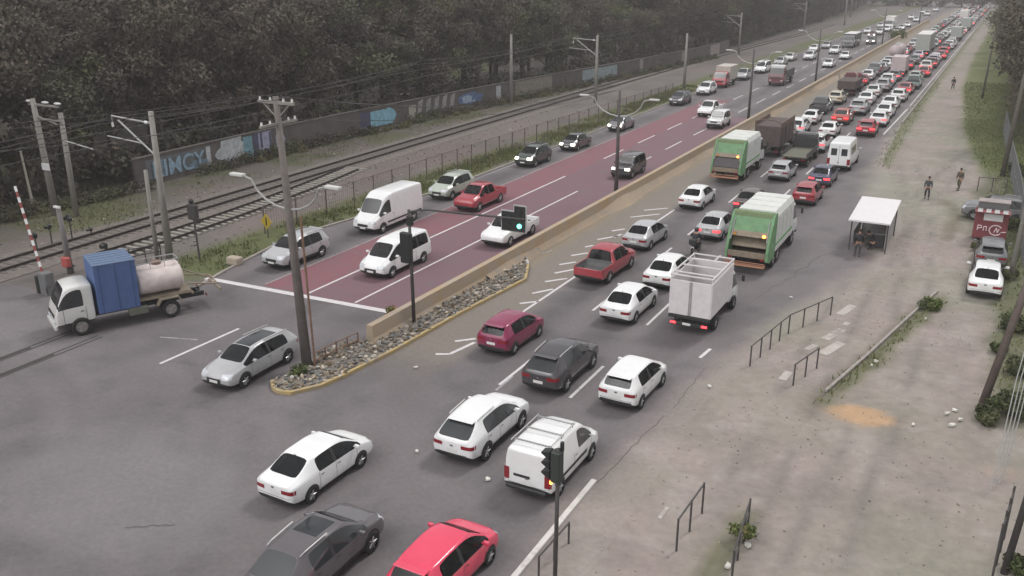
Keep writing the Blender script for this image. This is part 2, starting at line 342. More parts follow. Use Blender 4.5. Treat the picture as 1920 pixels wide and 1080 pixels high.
strips('faded_markings', [([P(1574, 590), P(1600, 572)], .45), ([P(1546, 636), P(1580, 617)], .45), ([P(1541, 664), P(1578, 642)], .5), ([P(1512, 655), P(1530, 646)], .3), ([P(1466, 712), P(1480, 696)], .35), ([P(1584, 610), P(1590, 604)], .3), ([P(1236, 972), P(1252, 950)], .14)], wornpaint('crossing_white', (.46, .42, .39), .44, 2.2, (.25, .222, .20)), -.005, kind='structure')
strips('faded_markings', fl, FADED, .031, kind='structure')
strips('rail_grooves', [([(-37.75 + o, 8), (-37.75 + o, 26.5)], .11) for o in (-1.0, -.68, .68, 1.0)], mat('groove_dark', (.05, .045, .045), .9), .029, kind='structure')
# white edge line / kerb of the near right side
KERB = mat('kerb_concrete', (.30, .27, .25), .85, noise=.25, scale=3)
KERBW = wornpaint('kerb_whitewashed', (.60, .57, .55), .56, 2, (.30, .27, .25))
def kerb(name, pts, wd, h, m, **kw):
    mb = MB(); wallpoly(mb, pts, [(-wd / 2, 0), (-wd / 2, h - .02), (-wd / 2 + .02, h), (wd / 2 - .02, h), (wd / 2, h - .02), (wd / 2, 0)]); o = mb.build(name, m); return tag(o, **kw)
kerb('kerb', [(-10.35, 12), (-10.45, 18), (-10.5, 25.7)], .2, .10, KERBW, kind='structure')
kerb('kerb', [(x, y) for x, y in LEFT[4:10]] + [(-38.5, 300)], .16, .13, KERB, kind='structure')
kerb('kerb', [(-9.75, 113), (-9.8, 420)], .16, .13, KERB, kind='structure')
kerb('kerb', [P(1548, 735), P(1625, 668), P(1742, 560), P(1757, 548)], .14, .12, KERB, kind='structure')

# median: concrete barrier with ochre dirt banked against it
BAR = wornpaint('barrier_concrete', (.37, .31, .25), .46, 1.1, (.40, .28, .16))
BARY = wornpaint('barrier_ochre', (.33, .245, .165), .50, 1.6, (.235, .205, .175))
bpts = [(-24.72, 31.9), (-24.66, 40), (-24.6, 50), (-24.5, 70), (-24.5, 120), (-24.7, 200), (-24.9, 330)]
mb = MB(); wallpoly(mb, bpts, [(-.36, 0), (-.34, .09), (-.21, .34), (-.17, .98), (.17, .98), (.21, .34), (.34, .09), (.36, 0)])
bar = mb.build('concrete_barrier', BAR); tag(bar, 'long weathered concrete barrier dividing the two carriageways', 'barrier')
V = []; F = []
ys = list(np.arange(42.5, 180, .8))
for k, y in enumerate(ys):
    hh = .20 + .42 * float(vn(np.array([y]), np.array([3.]), 3.5, 4)[0]); ww = .30 + .75 * float(vn(np.array([y]), np.array([9.]), 4.5, 5)[0]); x0 = lerp_poly(bpts, y) + .12
    for t, z in ((0, hh + .05), (.35, hh * .8), (.7, hh * .35), (1, 0.015)): V.append((x0 + ww * t, y, z))
    if k:
        for j in range(3): a = (k - 1) * 4 + j; F.append((a, a + 1, a + 5, a + 4))
me = D.meshes.new('dirt_bank'); me.from_pydata(V, [], F); me.shade_smooth(); tag(link('dirt_bank', me, BARY), kind='structure')
# island of rubble at the barrier's end
isl = ISL + [(lerp_poly(bpts, y) + .25, y) for y in (47, 42, 37, 32)] + [P(668, 640), P(600, 664), P(548, 700)]
mb = MB(); mb.prism(isl, -.05, .13, 'z'); SOILM = mat('island_soil', (.19, .165, .14), .95, noise=.35, scale=2.5, world=True, bump=.6, bscale=8)
tag(mb.build('traffic_island', SOILM), kind='structure')
YEL = wornpaint('kerb_yellow', (.42, .31, .14), .52, 2.0, (.27, .24, .20))
kerb('kerb', [P(511, 719)] + ISL[1:10], .17, .19, YEL, kind='structure')
kerb('kerb', ISL[9:11] + [P(983, 470)], .16, .20, KERBW, kind='structure')
# rubble
def inside(p, poly):
    c = False; j = len(poly) - 1
    for i in range(len(poly)):
        if (poly[i][1] > p[1]) != (poly[j][1] > p[1]) and p[0] < (poly[j][0] - poly[i][0]) * (p[1] - poly[i][1]) / (poly[j][1] - poly[i][1]) + poly[i][0]: c = not c
        j = i
    return c
def rocks(name, pts, m, ks=(.5, .7, .85, 1, 1, 1.15, 1.5, 2.3), **kw):
    V = []; F = []; cols = []
    base = bmesh.new(); bmesh.ops.create_icosphere(base, subdivisions=1, radius=1); bv = [v.co.copy() for v in base.verts]; bf = [[v.index for v in f.verts] for f in base.faces]; base.free()
    for x, y, z, s in pts:
        rot = Matrix.Rotation(random.uniform(0, 6.3), 3, Vector((random.random(), random.random(), random.random())).normalized())
        sc_ = Vector((random.uniform(.6, 1.3), random.uniform(.6, 1.3), random.uniform(.4, .8))) * s; n = len(V)
        k = random.choice(ks); t = random.uniform(-.03, .03)
        for v in bv:
            q = rot @ Vector((v.x * sc_.x, v.y * sc_.y, v.z * sc_.z)) * random.uniform(.85, 1.15); V.append((x + q.x, y + q.y, z + q.z * .8)); cols.append((.20 * k + t, .178 * k, .150 * k - t, 1))
        F += [tuple(i + n for i in f) for f in bf]
    me = D.meshes.new(name); me.from_pydata(V, [], F); at = me.color_attributes.new('Col', 'FLOAT_COLOR', 'POINT'); at.data.foreach_set('color', np.array(cols).ravel())
    return tag(link(name, me, m), **kw)
ROCK = mat('rubble_stone', (0, 0, 0), .9, noise=.25, scale=9, vcol=True)
pts = []
while len(pts) < 1500:
    p = (random.uniform(-27, -21), random.uniform(25, 49))
    if inside(p, isl):
        dens = 1 if p[1] < 47 else .6
        if random.random() < dens: pts.append((p[0], p[1], .14 + random.random() * .08, random.choice([.04, .06, .08, .10, .14])))
rocks('rubble', pts, ROCK, kind='stuff', label='heaped stones and rubble covering the traffic island')
# ballast stones and litter-like grit beside the tracks
pts = [(random.uniform(-57, -43), random.uniform(33, 110), .02, random.uniform(.04, .12)) for _ in range(900)]
rocks('track_stones', pts, ROCK, kind='stuff', label='loose stones scattered beside the railway')

# ------------------------------------------------------------------ railway
fr = np.array([P(*p) for p in [(0, 494), (117, 459), (296, 407), (389, 380), (480, 354), (640, 303), (820, 251), (1007, 197), (1110, 170), (1280, 120), (1440, 79), (1560, 50)]])
pf = np.polyfit(fr[:, 1], fr[:, 0], 4)
def trx(y): return float(np.polyval(pf, min(y, 250))) + .84
def track(name, fx, y0, y1, sleepers, label, sl_m):
    t = empty(name, (fx(y0), y0, 0)); tag(t, label, 'railway track')
    pts = [(fx(y) - fx(y0), y - y0) for y in np.arange(y0, y1, 4.0)]
    for s in (-.84, .84):
        mb = MB(); wallpoly(mb, [(p[0] + s, p[1]) for p in pts], [(-.07, .06), (-.07, .09), (-.02, .10), (-.02, .19), (-.04, .20), (-.04, .235), (.04, .235), (.04, .20), (.02, .19), (.02, .10), (.07, .09), (.07, .06)])
        mb.build('rail', RAILM, t)
    if sleepers:
        mb = MB()
        y = y0
        while y < min(y1, sleepers):
            mb.box((fx(y) - fx(y0), y - y0, .03), (2.7, .24, .12), rot=None); y += .62
        tag(mb.build('sleepers', sl_m, t), kind='stuff')
    return t
RAILM = mat('rail_steel', (.055, .045, .042), .6, .3, noise=.2); SLP = mat('sleeper_concrete', (.26, .24, .215), .9, noise=.3, scale=4); SLD = mat('sleeper_dirty', (.12, .105, .095), .95, noise=.3, scale=4)
V = []; F = []
for k, y in enumerate(np.arange(24, 300, 3)):
    x = trx(y)
    for o, z in ((-2.4, .01), (-1.6, .06), (1.6, .06), (2.4, .01)): V.append((x + o, y, z))
    if k:
        for j in range(3): a = (k - 1) * 4 + j; F.append((a, a + 1, a + 5, a + 4))
me = D.meshes.new('ballast'); me.from_pydata(V, [], F); tag(link('ballast', me, mat('ballast_gravel', (.155, .135, .122), .95, noise=.35, scale=3, world=True, bump=.5, bscale=12)), kind='structure')
track('railway_track', trx, 26, 300, 130, 'main railway track curving behind the roadside fence', SLD)
track('railway_track', lambda y: -47.3 - .0035 * (y - 36) ** 2, 35, 64, 70, 'siding track with pale sleepers in front of the main track', SLP)
track('railway_track', lambda y: -37.75, 8, 26.5, 0, 'old rails embedded in the asphalt at the left of the junction', SLP).location.z = -.195

# ================================================================== VEHICLES
# station: (y, half width, z bottom, z belt, z roof edge, z roof, half width at roof edge, what the stretch to the next station is)
TB = {}
TB['sedan'] = [(-2.20, .70, .36, .80, .88, .90, .58, 'B'), (-2.12, .83, .25, .90, .98, 1.02, .68, 'B'), (-1.74, .875, .20, .95, 1.02, 1.06, .68, 'R'), (-.98, .88, .18, .96, 1.36, 1.41, .60, 'P'), (-.86, .88, .18, .95, 1.39, 1.44, .60, 'S'),
    (-.05, .88, .18, .94, 1.41, 1.46, .61, 'P'), (.06, .88, .18, .94, 1.41, 1.46, .61, 'S'), (.70, .88, .18, .93, 1.37, 1.42, .60, 'W'), (1.38, .88, .19, .92, .97, 1.00, .70, 'B'), (1.95, .865, .21, .80, .85, .90, .64, 'B'), (2.13, .80, .24, .66, .70, .75, .56, 'B'), (2.22, .64, .34, .56, .60, .62, .46, 'E')]
TB['hatch'] = [(-1.95, .70, .36, .84, .90, .93, .58, 'B'), (-1.88, .83, .25, .95, 1.02, 1.05, .66, 'R'), (-1.52, .86, .20, 1.0, 1.40, 1.45, .58, 'P'), (-1.22, .87, .18, .98, 1.44, 1.49, .59, 'S'), (-.30, .87, .18, .95, 1.46, 1.51, .61, 'P'), (-.20, .87, .18, .95, 1.46, 1.51, .61, 'S'),
    (.50, .87, .18, .93, 1.42, 1.47, .60, 'W'), (1.18, .87, .19, .92, .98, 1.02, .70, 'B'), (1.72, .85, .21, .82, .87, .91, .64, 'B'), (1.90, .78, .24, .68, .72, .76, .56, 'B'), (1.98, .62, .34, .56, .60, .62, .46, 'E')]
TB['suv'] = [(-2.22, .74, .42, .90, .96, .99, .62, 'B'), (-2.15, .88, .30, 1.02, 1.08, 1.12, .72, 'R'), (-1.78, .92, .25, 1.08, 1.54, 1.60, .64, 'P'), (-1.45, .93, .22, 1.06, 1.58, 1.64, .65, 'S'), (-.45, .93, .22, 1.03, 1.61, 1.67, .67, 'P'), (-.33, .93, .22, 1.03, 1.61, 1.67, .67, 'S'),
    (.52, .93, .22, 1.02, 1.57, 1.62, .66, 'W'), (1.22, .93, .22, 1.00, 1.07, 1.12, .78, 'B'), (1.98, .91, .25, .93, .99, 1.03, .72, 'B'), (2.18, .84, .28, .76, .82, .86, .64, 'B'), (2.27, .68, .38, .62, .66, .68, .5, 'E')]
TB['coupe_suv'] = [(-2.30, .74, .42, .88, .94, .97, .62, 'B'), (-2.22, .88, .30, 1.00, 1.06, 1.10, .74, 'R'), (-1.45, .93, .25, 1.05, 1.48, 1.54, .62, 'P'), (-1.25, .93, .22, 1.04, 1.52, 1.58, .63, 'S'), (-.40, .93, .22, 1.02, 1.55, 1.61, .65, 'P'), (-.30, .93, .22, 1.02, 1.55, 1.61, .65, 'S'),
    (.50, .93, .22, 1.0, 1.51, 1.56, .64, 'W'), (1.25, .93, .22, .98, 1.04, 1.08, .76, 'B'), (2.0, .91, .25, .90, .96, 1.00, .70, 'B'), (2.22, .84, .28, .74, .80, .84, .62, 'B'), (2.32, .68, .38, .62, .66, .68, .5, 'E')]
TB['wagon'] = [(-2.33, .70, .36, .84, .90, .93, .58, 'B'), (-2.25, .84, .25, .95, 1.01, 1.05, .68, 'R'), (-1.80, .88, .20, .98, 1.36, 1.41, .58, 'P'), (-1.50, .89, .18, .97, 1.40, 1.45, .59, 'S'), (-.30, .90, .18, .95, 1.44, 1.49, .61, 'P'), (-.20, .90, .18, .95, 1.44, 1.49, .61, 'S'),
    (.55, .90, .18, .94, 1.40, 1.45, .60, 'W'), (1.32, .90, .19, .92, .97, 1.01, .72, 'B'), (2.05, .88, .21, .82, .87, .91, .66, 'B'), (2.27, .81, .24, .67, .71, .76, .58, 'B'), (2.37, .64, .34, .56, .60, .62, .46, 'E')]
TB['pickup'] = [(-2.58, .82, .45, .98, .98, .98, .80, 'B'), (-2.52, .90, .38, 1.05, 1.05, 1.05, .86, 'B'), (-2.47, .91, .32, 1.06, 1.05, .72, .84, 'D'), (-2.40, .91, .32, 1.06, 1.05, .62, .84, 'D'), (-1.05, .92, .28, 1.06, 1.05, .62, .84, 'D'), (-.98, .92, .28, 1.06, 1.07, 1.10, .80, 'R'), (-.80, .92, .28, 1.07, 1.60, 1.66, .66, 'P'), (-.68, .92, .26, 1.07, 1.64, 1.70, .66, 'S'),
    (.12, .92, .26, 1.06, 1.68, 1.74, .67, 'P'), (.22, .92, .26, 1.06, 1.68, 1.74, .67, 'S'), (.72, .92, .26, 1.05, 1.64, 1.70, .66, 'W'), (1.42, .92, .27, 1.03, 1.10, 1.15, .76, 'B'), (2.25, .91, .30, .96, 1.02, 1.06, .72, 'B'), (2.48, .85, .34, .80, .86, .90, .66, 'B'), (2.57, .70, .42, .66, .70, .72, .5, 'E')]
TB['jeep'] = [(-2.08, .78, .42, 1.0, 1.08, 1.12, .70, 'B'), (-2.04, .86, .34, 1.04, 1.5, 1.6, .70, 'R2'), (-1.98, .87, .3, 1.06, 1.66, 1.74, .70, 'P'), (-1.80, .87, .3, 1.06, 1.70, 1.78, .70, 'S'), (-.40, .87, .3, 1.06, 1.72, 1.80, .70, 'P'), (-.30, .87, .3, 1.06, 1.72, 1.80, .70, 'S'),
    (.45, .87, .3, 1.06, 1.70, 1.77, .69, 'W'), (.80, .87, .3, 1.04, 1.10, 1.14, .74, 'B'), (1.85, .85, .32, 1.0, 1.04, 1.08, .72, 'B'), (1.98, .82, .36, .94, 1.0, 1.03, .70, 'B'), (2.04, .78, .42, .86, .9, .92, .64, 'E')]
TB['cargo'] = [(-2.14, .84, .40, 1.05, 1.60, 1.72, .72, 'B'), (-2.09, .91, .30, 1.10, 1.70, 1.80, .76, 'B'), (-1.95, .92, .26, 1.10, 1.74, 1.83, .77, 'B'), (-.30, .92, .24, 1.08, 1.76, 1.86, .77, 'P'), (.12, .92, .24, 1.06, 1.72, 1.82, .75, 'S'),
    (.80, .92, .24, 1.04, 1.60, 1.68, .70, 'W'), (1.42, .91, .24, 1.00, 1.07, 1.12, .74, 'B'), (1.92, .89, .26, .88, .94, .98, .68, 'B'), (2.08, .82, .30, .72, .76, .80, .58, 'B'), (2.16, .66, .38, .60, .64, .66, .46, 'E')]
TB['minivan'] = [(-2.55, .82, .42, 1.02, 1.10, 1.14, .70, 'B'), (-2.50, .92, .32, 1.12, 1.3, 1.4, .72, 'R2'), (-2.34, .95, .28, 1.16, 1.78, 1.88, .74, 'P'), (-2.18, .95, .26, 1.15, 1.80, 1.91, .75, 'S'), (-1.10, .96, .24, 1.13, 1.83, 1.94, .76, 'P'), (-1.0, .96, .24, 1.13, 1.83, 1.94, .76, 'S'), (.30, .96, .24, 1.10, 1.82, 1.93, .76, 'P'), (.42, .96, .24, 1.10, 1.81, 1.92, .76, 'S'),
    (1.0, .96, .24, 1.06, 1.72, 1.80, .72, 'W'), (1.80, .95, .24, 1.02, 1.09, 1.15, .76, 'B'), (2.30, .92, .26, .86, .93, .98, .68, 'B'), (2.48, .85, .30, .70, .76, .80, .60, 'B'), (2.56, .68, .38, .60, .64, .66, .46, 'E')]
TB['bigvan'] = [(-2.95, .90, .42, 1.3, 2.25, 2.40, .82, 'B'), (-2.90, .98, .34, 1.3, 2.38, 2.52, .86, 'B'), (-2.70, .99, .30, 1.3, 2.42, 2.56, .87, 'B'), (.60, .99, .28, 1.3, 2.42, 2.56, .87, 'P'), (.95, .99, .28, 1.28, 2.20, 2.54, .86, 'S'),
    (1.55, .99, .28, 1.24, 2.02, 2.20, .80, 'W'), (2.20, .98, .30, 1.18, 1.26, 1.32, .80, 'B'), (2.72, .94, .32, .98, 1.06, 1.12, .72, 'B'), (2.90, .86, .36, .80, .86, .90, .62, 'B'), (2.96, .70, .42, .66, .70, .72, .5, 'E')]
TB['cab'] = [(-.95, .96, .55, 1.25, 2.10, 2.20, .90, 'B'), (-.90, 1.0, .50, 1.30, 2.16, 2.28, .93, 'B'), (-.45, 1.0, .48, 1.32, 2.18, 2.32, .94, 'S'), (.32, 1.0, .48, 1.30, 2.12, 2.26, .92, 'W'), (.72, 1.0, .48, 1.26, 1.34, 1.38, .90, 'B'), (.82, .98, .46, 1.05, 1.1, 1.15, .88, 'B'), (.90, .92, .42, .75, .8, .84, .80, 'E')]
WH = dict(sedan=(1.32, -1.28, .31), hatch=(1.22, -1.2, .30), suv=(1.38, -1.28, .35), coupe_suv=(1.42, -1.32, .36), wagon=(1.42, -1.36, .33), pickup=(1.62, -1.5, .38), jeep=(1.3, -1.3, .37), cargo=(1.30, -1.38, .32), minivan=(1.65, -1.55, .34), bigvan=(1.95, -1.72, .36))
SLOT = dict(paint=0, glass=1, dark=2, tail=3, head=4, plate=5, rim=6)
MAT7 = [PT['white'], GLASS, DARK, TAIL, HEAD, PLATE, RIM]
def loft(name, tab, lev=2, ox=0, oy=0, oz=0, sx=1, pillar_r=False):
    """Catmull-Clark shell from the station table; returns {tag: mesh} and a BVH of the whole"""
    V = []; F = []; T = []; rings = []
    for (y, w_, zb, zt, z5, z6, w5, tg) in tab:
        h = [(0, zb), (w_ * .88, zb), (w_ * .97, zb + .13), (w_, zb + .55 * (zt - zb)), (w_ * .965, zt), (w5, z5), (w5 - .055, z6), (0, z6 + .02)]
        ring = []
        for (a, b) in h: ring.append(len(V)); V.append((a * sx + ox, y + oy, b + oz))
        for (a, b) in h[6:0:-1]: ring.append(len(V)); V.append((-a * sx + ox, y + oy, b + oz))
        rings.append(ring)
    n = 14
    for k in range(len(tab) - 1):
        A, B = rings[k], rings[k + 1]; tg = tab[k][7]
        for i in range(n):
            j = i if i < 7 else 13 - i       # ring interval index
            t = 'body'
            if j <= 1: t = 'trim'
            if tg == 'S' and j == 4: t = 'side'
            if tg == 'P' and j == 4 and k and tab[k - 1][7] == 'S': t = 'pillar'
            if tg == 'W': t = 'wind' if j == 6 else ('side' if j == 4 else t)
            if tg in ('R', 'R2') and j == 6: t = 'rear'
            if tg == 'D' and j >= 5: t = 'bed'
            F.append((A[i], A[(i + 1) % n], B[(i + 1) % n], B[i])); T.append(t)
    for k, r in ((0, rings[0]), (-1, rings[-1])):
        for i in range(7):
            q = [r[i], r[i + 1], r[(14 - i - 1) % 14], r[(14 - i) % 14]]; q2 = []
            for v in q:
                if v not in q2: q2.append(v)
            if k == -1: q2 = q2[::-1]
            F.append(tuple(q2)); T.append('trim' if i <= 1 else 'body')
    me = D.meshes.new('cage'); me.from_pydata(V, [], F); tags = ['body', 'trim', 'side', 'wind', 'rear', 'bed', 'pillar']
    for t in tags: me.materials.append(None)
    me.polygons.foreach_set('material_index', [tags.index(t) for t in T])
    bm = bmesh.new(); bm.from_mesh(me); bmesh.ops.recalc_face_normals(bm, faces=bm.faces)
    cr = bm.edges.layers.float.new('crease_edge')
    for e in bm.edges:
        ms = {f.material_index for f in e.link_faces}
        if len(ms) > 1: e[cr] = .45 if tags.index('trim') in ms else .92
        elif len(e.link_faces) == 2 and 4 not in ms and 3 not in ms:
            a_, b_ = e.verts[0].index % 14, e.verts[1].index % 14
            if a_ == b_ and a_ in (4, 10): e[cr] = .45
            if a_ == b_ and a_ in (5, 9, 6, 8): e[cr] = .3
            if a_ == b_ and a_ in (3, 11): e[cr] = .2
    bm.to_mesh(me); bm.free()
    o = D.objects.new('cage', me); C.objects.link(o); m = o.modifiers.new('s', 'SUBSURF'); m.levels = lev; m.render_levels = lev
    dg = bpy.context.evaluated_depsgraph_get(); dg.update(); ev = o.evaluated_get(dg); full = D.meshes.new_from_object(ev); D.objects.remove(o)
    bm = bmesh.new(); bm.from_mesh(full); bvh = BVHTree.FromBMesh(bm); out = {}
    for ti, t in enumerate(tags):
        b2 = bm.copy(); bmesh.ops.delete(b2, geom=[f for f in b2.faces if f.material_index != ti], context='FACES')
        if len(b2.faces):
            if t in ('side', 'pillar'):
                for s, nm in ((1, t + '_l'), (-1, t + '_r')):
                    b3 = b2.copy(); bmesh.ops.delete(b3, geom=[f for f in b3.faces if (f.calc_center_median().x - ox) * s > 0], context='FACES')
                    mm = D.meshes.new(name); b3.to_mesh(mm); b3.free(); out[nm] = mm
            else: mm = D.meshes.new(name); b2.to_mesh(mm); out[t] = mm
        b2.free()
    for mm in out.values():
        mm.polygons.foreach_set('material_index', [0] * len(mm.polygons)); mm.materials.clear(); mm.shade_smooth()
    bm.free(); return out, bvh
def decal(bvh, dirv, rows, off=.006):
    """thin patch laid on the shell: rows = grid of ray origins"""
    dv = Vector(dirv).normalized(); V = []; idx = {}; F = []
    for i, row in enumerate(rows):
        for j, p in enumerate(row):
            hit = bvh.ray_cast(Vector(p), dv)
            if hit[0] is not None and hit[1].dot(dv) < -.05: idx[i, j] = len(V); V.append(hit[0] - dv * off)
    for i in range(len(rows) - 1):
        for j in range(len(rows[0]) - 1):
            k = [(i, j), (i + 1, j), (i + 1, j + 1), (i, j + 1)]
            if all(q in idx for q in k): F.append([idx[q] for q in k])
    return V, F
class Cat:
    def __init__(s): s.V = []; s.F = []
    def add(s, vf): n = len(s.V); s.V += [tuple(v) for v in vf[0]]; s.F += [[i + n for i in f] for f in vf[1]]; return s
    def mesh(s, name): me = D.meshes.new(name); me.from_pydata(s.V, [], s.F); me.shade_smooth(); return me
def gridr(a0, a1, b0, b1, na, nb, f):
    return [[f(a0 + (a1 - a0) * i / na, b0 + (b1 - b0) * j / nb) for j in range(nb + 1)] for i in range(na + 1)]
def arch(bvh, y0, r, s, z0):
    rows = []
    for i in range(4):
        rr = r * (.2 + .8 * i / 3); rows.append([(s * 3, y0 + rr * math.cos(a), z0 + rr * math.sin(a)) for a in [R(-20 + 220 * j / 12) for j in range(13)]])
    return decal(bvh, (-s, 0, 0), rows, .007)
def wheel_meshes(r, wd):
    mb = MB(); n = 20; prof = [(r * .62, wd / 2), (r * .92, wd / 2), (r, wd * .32), (r, -wd * .32), (r * .92, -wd / 2), (r * .62, -wd / 2)]
    rg = []
    for k in range(n):
        a = 2 * math.pi * k / n; rg.append([mb.bm.verts.new((x, p * math.cos(a), p * math.sin(a))) for p, x in prof])
    for k in range(n):
        A, B = rg[k], rg[(k + 1) % n]
        for i in range(5): mb.bm.faces.new((A[i], A[i + 1], B[i + 1], B[i]))
    ty = mb.mesh('wheel'); mb = MB()
    mb.cyl((-wd * .30, 0, 0), (wd * .30, 0, 0), r * .64, r * .64, 20)
    for k in range(5):
        a = 2 * math.pi * k / 5
        for s in (-1, 1): mb.box((s * wd * .38, .36 * r * math.cos(a), .36 * r * math.sin(a)), (wd * .14, r * .55, r * .15), rot=None) if False else mb.cyl((s * wd * .36, 0, 0), (s * wd * .40, r * .6 * math.cos(a), r * .6 * math.sin(a)), r * .10, r * .07, 5)
    return ty, mb.mesh('rim')
WCACHE = {}
def add_wheels(t, spots, r, wd=.21, rimm=RIM):
    key = (round(r, 2), round(wd, 2))
    if key not in WCACHE: WCACHE[key] = wheel_meshes(r, wd)
    ty, ri = WCACHE[key]
    for (x, y) in spots:
        o = link('wheel', ty, TYRE, t); o.location = (x, y, r)
        q = link('rim', ri, rimm, o)
def part(t, name, me, m):
    o = link(name, me, m, t)
    return o
LIGHTS = {}
def make_car(kind, name, paintm, extras=()):
    tab = TB[kind]; t = empty(name); L0, L1 = tab[0][0], tab[-1][0]; out, bvh = loft(kind, tab)
    wf, wr, r = WH[kind]; W = max(s[1] for s in tab)
    part(t, 'body', out['body'], paintm); part(t, 'underbody', out['trim'], DARK)
    G_ = CLEAR if kind in ('sedan', 'hatch', 'suv', 'wagon', 'pickup', 'jeep', 'minivan') else GLASS
    part(t, 'windshield', out['wind'], G_)
    if 'rear' in out: part(t, 'rear_window', out['rear'], G_)
    for k in ('side_l', 'side_r'): part(t, 'side_window', out[k], G_)
    if G_ is CLEAR:   # cabin behind the glass
        ca_ = [s_ for s_ in tab if s_[7] in ('P', 'S', 'W', 'R', 'R2')]; yb = ca_[0][0] + .12; yf = tab[[s_[7] for s_ in tab].index('W') + 1][0] - .1; zc = tab[4][3] - .12
        MB().box((0, (yb + yf) / 2, zc - .06), (W * 1.78, yf - yb, .12)).build('interior', mat('cabin_dark', (.03, .03, .032), .8), t)
        MB().box((0, yf - .18, zc + .05), (W * 1.6, .34, .16), .04).build('dashboard', mat('cabin_trim', (.06, .06, .062), .7), t)
        yw = next(s_[0] for s_ in tab if s_[7] == 'W'); rows_ = [yw - .45] + ([yw - 1.35] if kind != 'pickup' and kind != 'jeep' else [])
        for yy in rows_:
            for s in (-1, 1):
                mb = MB(); mb.box((s * .38, yy - .1, zc + .16), (.46, .16, .42), .06, seg=2); mb.box((s * .38, yy - .14, zc + .42), (.24, .10, .14), .04, seg=2); mb.build('seat', mat('seat_fabric', (.17, .16, .15), .9), t)
    for k in ('pillar_l', 'pillar_r'):
        if k in out: part(t, 'pillar_trim', out[k], DARK)
    if 'bed' in out: part(t, 'cargo_bed', out['bed'], mat('bed_liner', (.10, .10, .10), .7, noise=.2))
    add_wheels(t, [(s * (W - .09), y) for y in (wf, wr) for s in (-1, 1)], r)
    for y in (wf, wr):
        for s in (-1, 1): part(t, 'wheel_arch', Cat().add(arch(bvh, y, r + .055, s, r + .01)).mesh('wheel_arch'), DARK)
    # lamps wrap round the corners
    tall = kind in ('cargo', 'bigvan', 'pickup', 'minivan', 'jeep')
    zt = tab[1][3]; zr = (zt - .40, zt - .04) if tall else (zt - .21, zt - .07)
    if kind == 'cargo': zr = (.62, 1.08)
    if kind == 'bigvan': zr = (.62, 1.15)
    xin = W * (.72 if tall else .42)
    for s in (-1, 1):
        f = lambda a, z: (s * (xin + (W * 1.12 - xin) * a) + s * 0 , L0 - 2, z)
        dvec = (-s * .25, 1, 0); rows = gridr(0, 1, zr[0], zr[1], 7, 4, lambda a, z: (s * (xin + (W * 1.0 - xin) * a + .5), L0 - 2, z))
        part(t, 'tail_light', Cat().add(decal(bvh, dvec, rows, .012)).mesh('tail_light'), TAIL)
        zh = tab[-3][3]; z0, z1 = (zh - .20, zh + .0)
        rows = gridr(0, 1, z0, z1, 7, 4, lambda a, z: (s * (W * .48 + (W * .52) * a + .6), L1 + 2, z))
        part(t, 'headlight', Cat().add(decal(bvh, (-s * .3, -1, 0), rows, .012)).mesh('headlight'), HEAD)
    zg = tab[-2][3]
    g = Cat().add(decal(bvh, (0, -1, 0), gridr(-W * .42, W * .42, zg - .22, zg - .04, 8, 3, lambda x, z: (x, L1 + 2, z)), .01)).add(decal(bvh, (0, -1, 0), gridr(-W * .6, W * .6, .34, .42, 8, 2, lambda x, z: (x, L1 + 2, z)), .01))
    part(t, 'grille', g.mesh('grille'), DARK)
    pz = .60 if kind in ('sedan', 'suv', 'wagon', 'hatch', 'coupe_suv') else .55
    part(t, 'license_plate', Cat().add(decal(bvh, (0, 1, 0), gridr(-.22, .22, pz, pz + .13, 2, 1, lambda x, z: (x, L0 - 2, z)), .016)).mesh('license_plate'), PLATE)
    part(t, 'license_plate', Cat().add(decal(bvh, (0, -1, 0), gridr(-.22, .22, .44, .56, 2, 1, lambda x, z: (x, L1 + 2, z)), .02)).mesh('license_plate'), PLATE)
    # bumper seam, door seams, handles
    sm = Cat(); ws = [s_ for s_ in tab if s_[7] == 'P']; zb = tab[4][3]
    ds = [s_[0] + .05 for s_ in tab if s_[7] == 'P'][-1:]
    ys = ds + [next(s_[0] for s_ in tab if s_[7] == 'W') + .42]
    if kind not in ('cargo', 'bigvan'): ys.append(ds[0] - (.85 if kind != 'minivan' else 1.1))
    for s in (-1, 1):
        sm = Cat()
        for y in ys: sm.add(decal(bvh, (-s, 0, 0), gridr(y - .008, y + .008, .34, zb - .02, 1, 7, lambda a, b: (s * 3, a, b)), .004))
        sm.add(decal(bvh, (-s, 0, 0), gridr(ys[-1], ys[1], .33, .345, 6, 1, lambda a, b: (s * 3, a, b)), .004))
        part(t, 'door_seam', sm.mesh('door_seam'), mat('seam_dark', (.10, .10, .10), .8))  # dark grey strips mark the joints between panels
    sm = Cat().add(decal(bvh, (0, 1, 0), gridr(-W * .8, W * .8, .535, .55, 8, 1, lambda x, z: (x, L0 - 2, z)), .006))
    part(t, 'bumper_seam', sm.mesh('bumper_seam'), mat('seam_dark', (.10, .10, .10), .8))
    for s in (-1, 1):
        for y in ds + ([ds[0] - .9] if kind not in ('cargo', 'bigvan') else []):
            part(t, 'door_handle', Cat().add(decal(bvh, (-s, 0, 0), gridr(y + .06 if y == ds[0] else y + .1, y + .22 if y == ds[0] else y + .26, zb - .13, zb - .10, 2, 1, lambda a, b: (s * 3, a, b)), .025)).mesh('door_handle'), CHROME if 'chrome' in extras else DARK)
    if kind in ('suv', 'coupe_suv', 'hatch', 'wagon', 'jeep'):
        part(t, 'bumper_insert', Cat().add(decal(bvh, (0, 1, 0), gridr(-W * .78, W * .78, .34, .50, 10, 2, lambda x, z: (x, L0 - 2, z)), .012)).mesh('bumper_insert'), DARK)
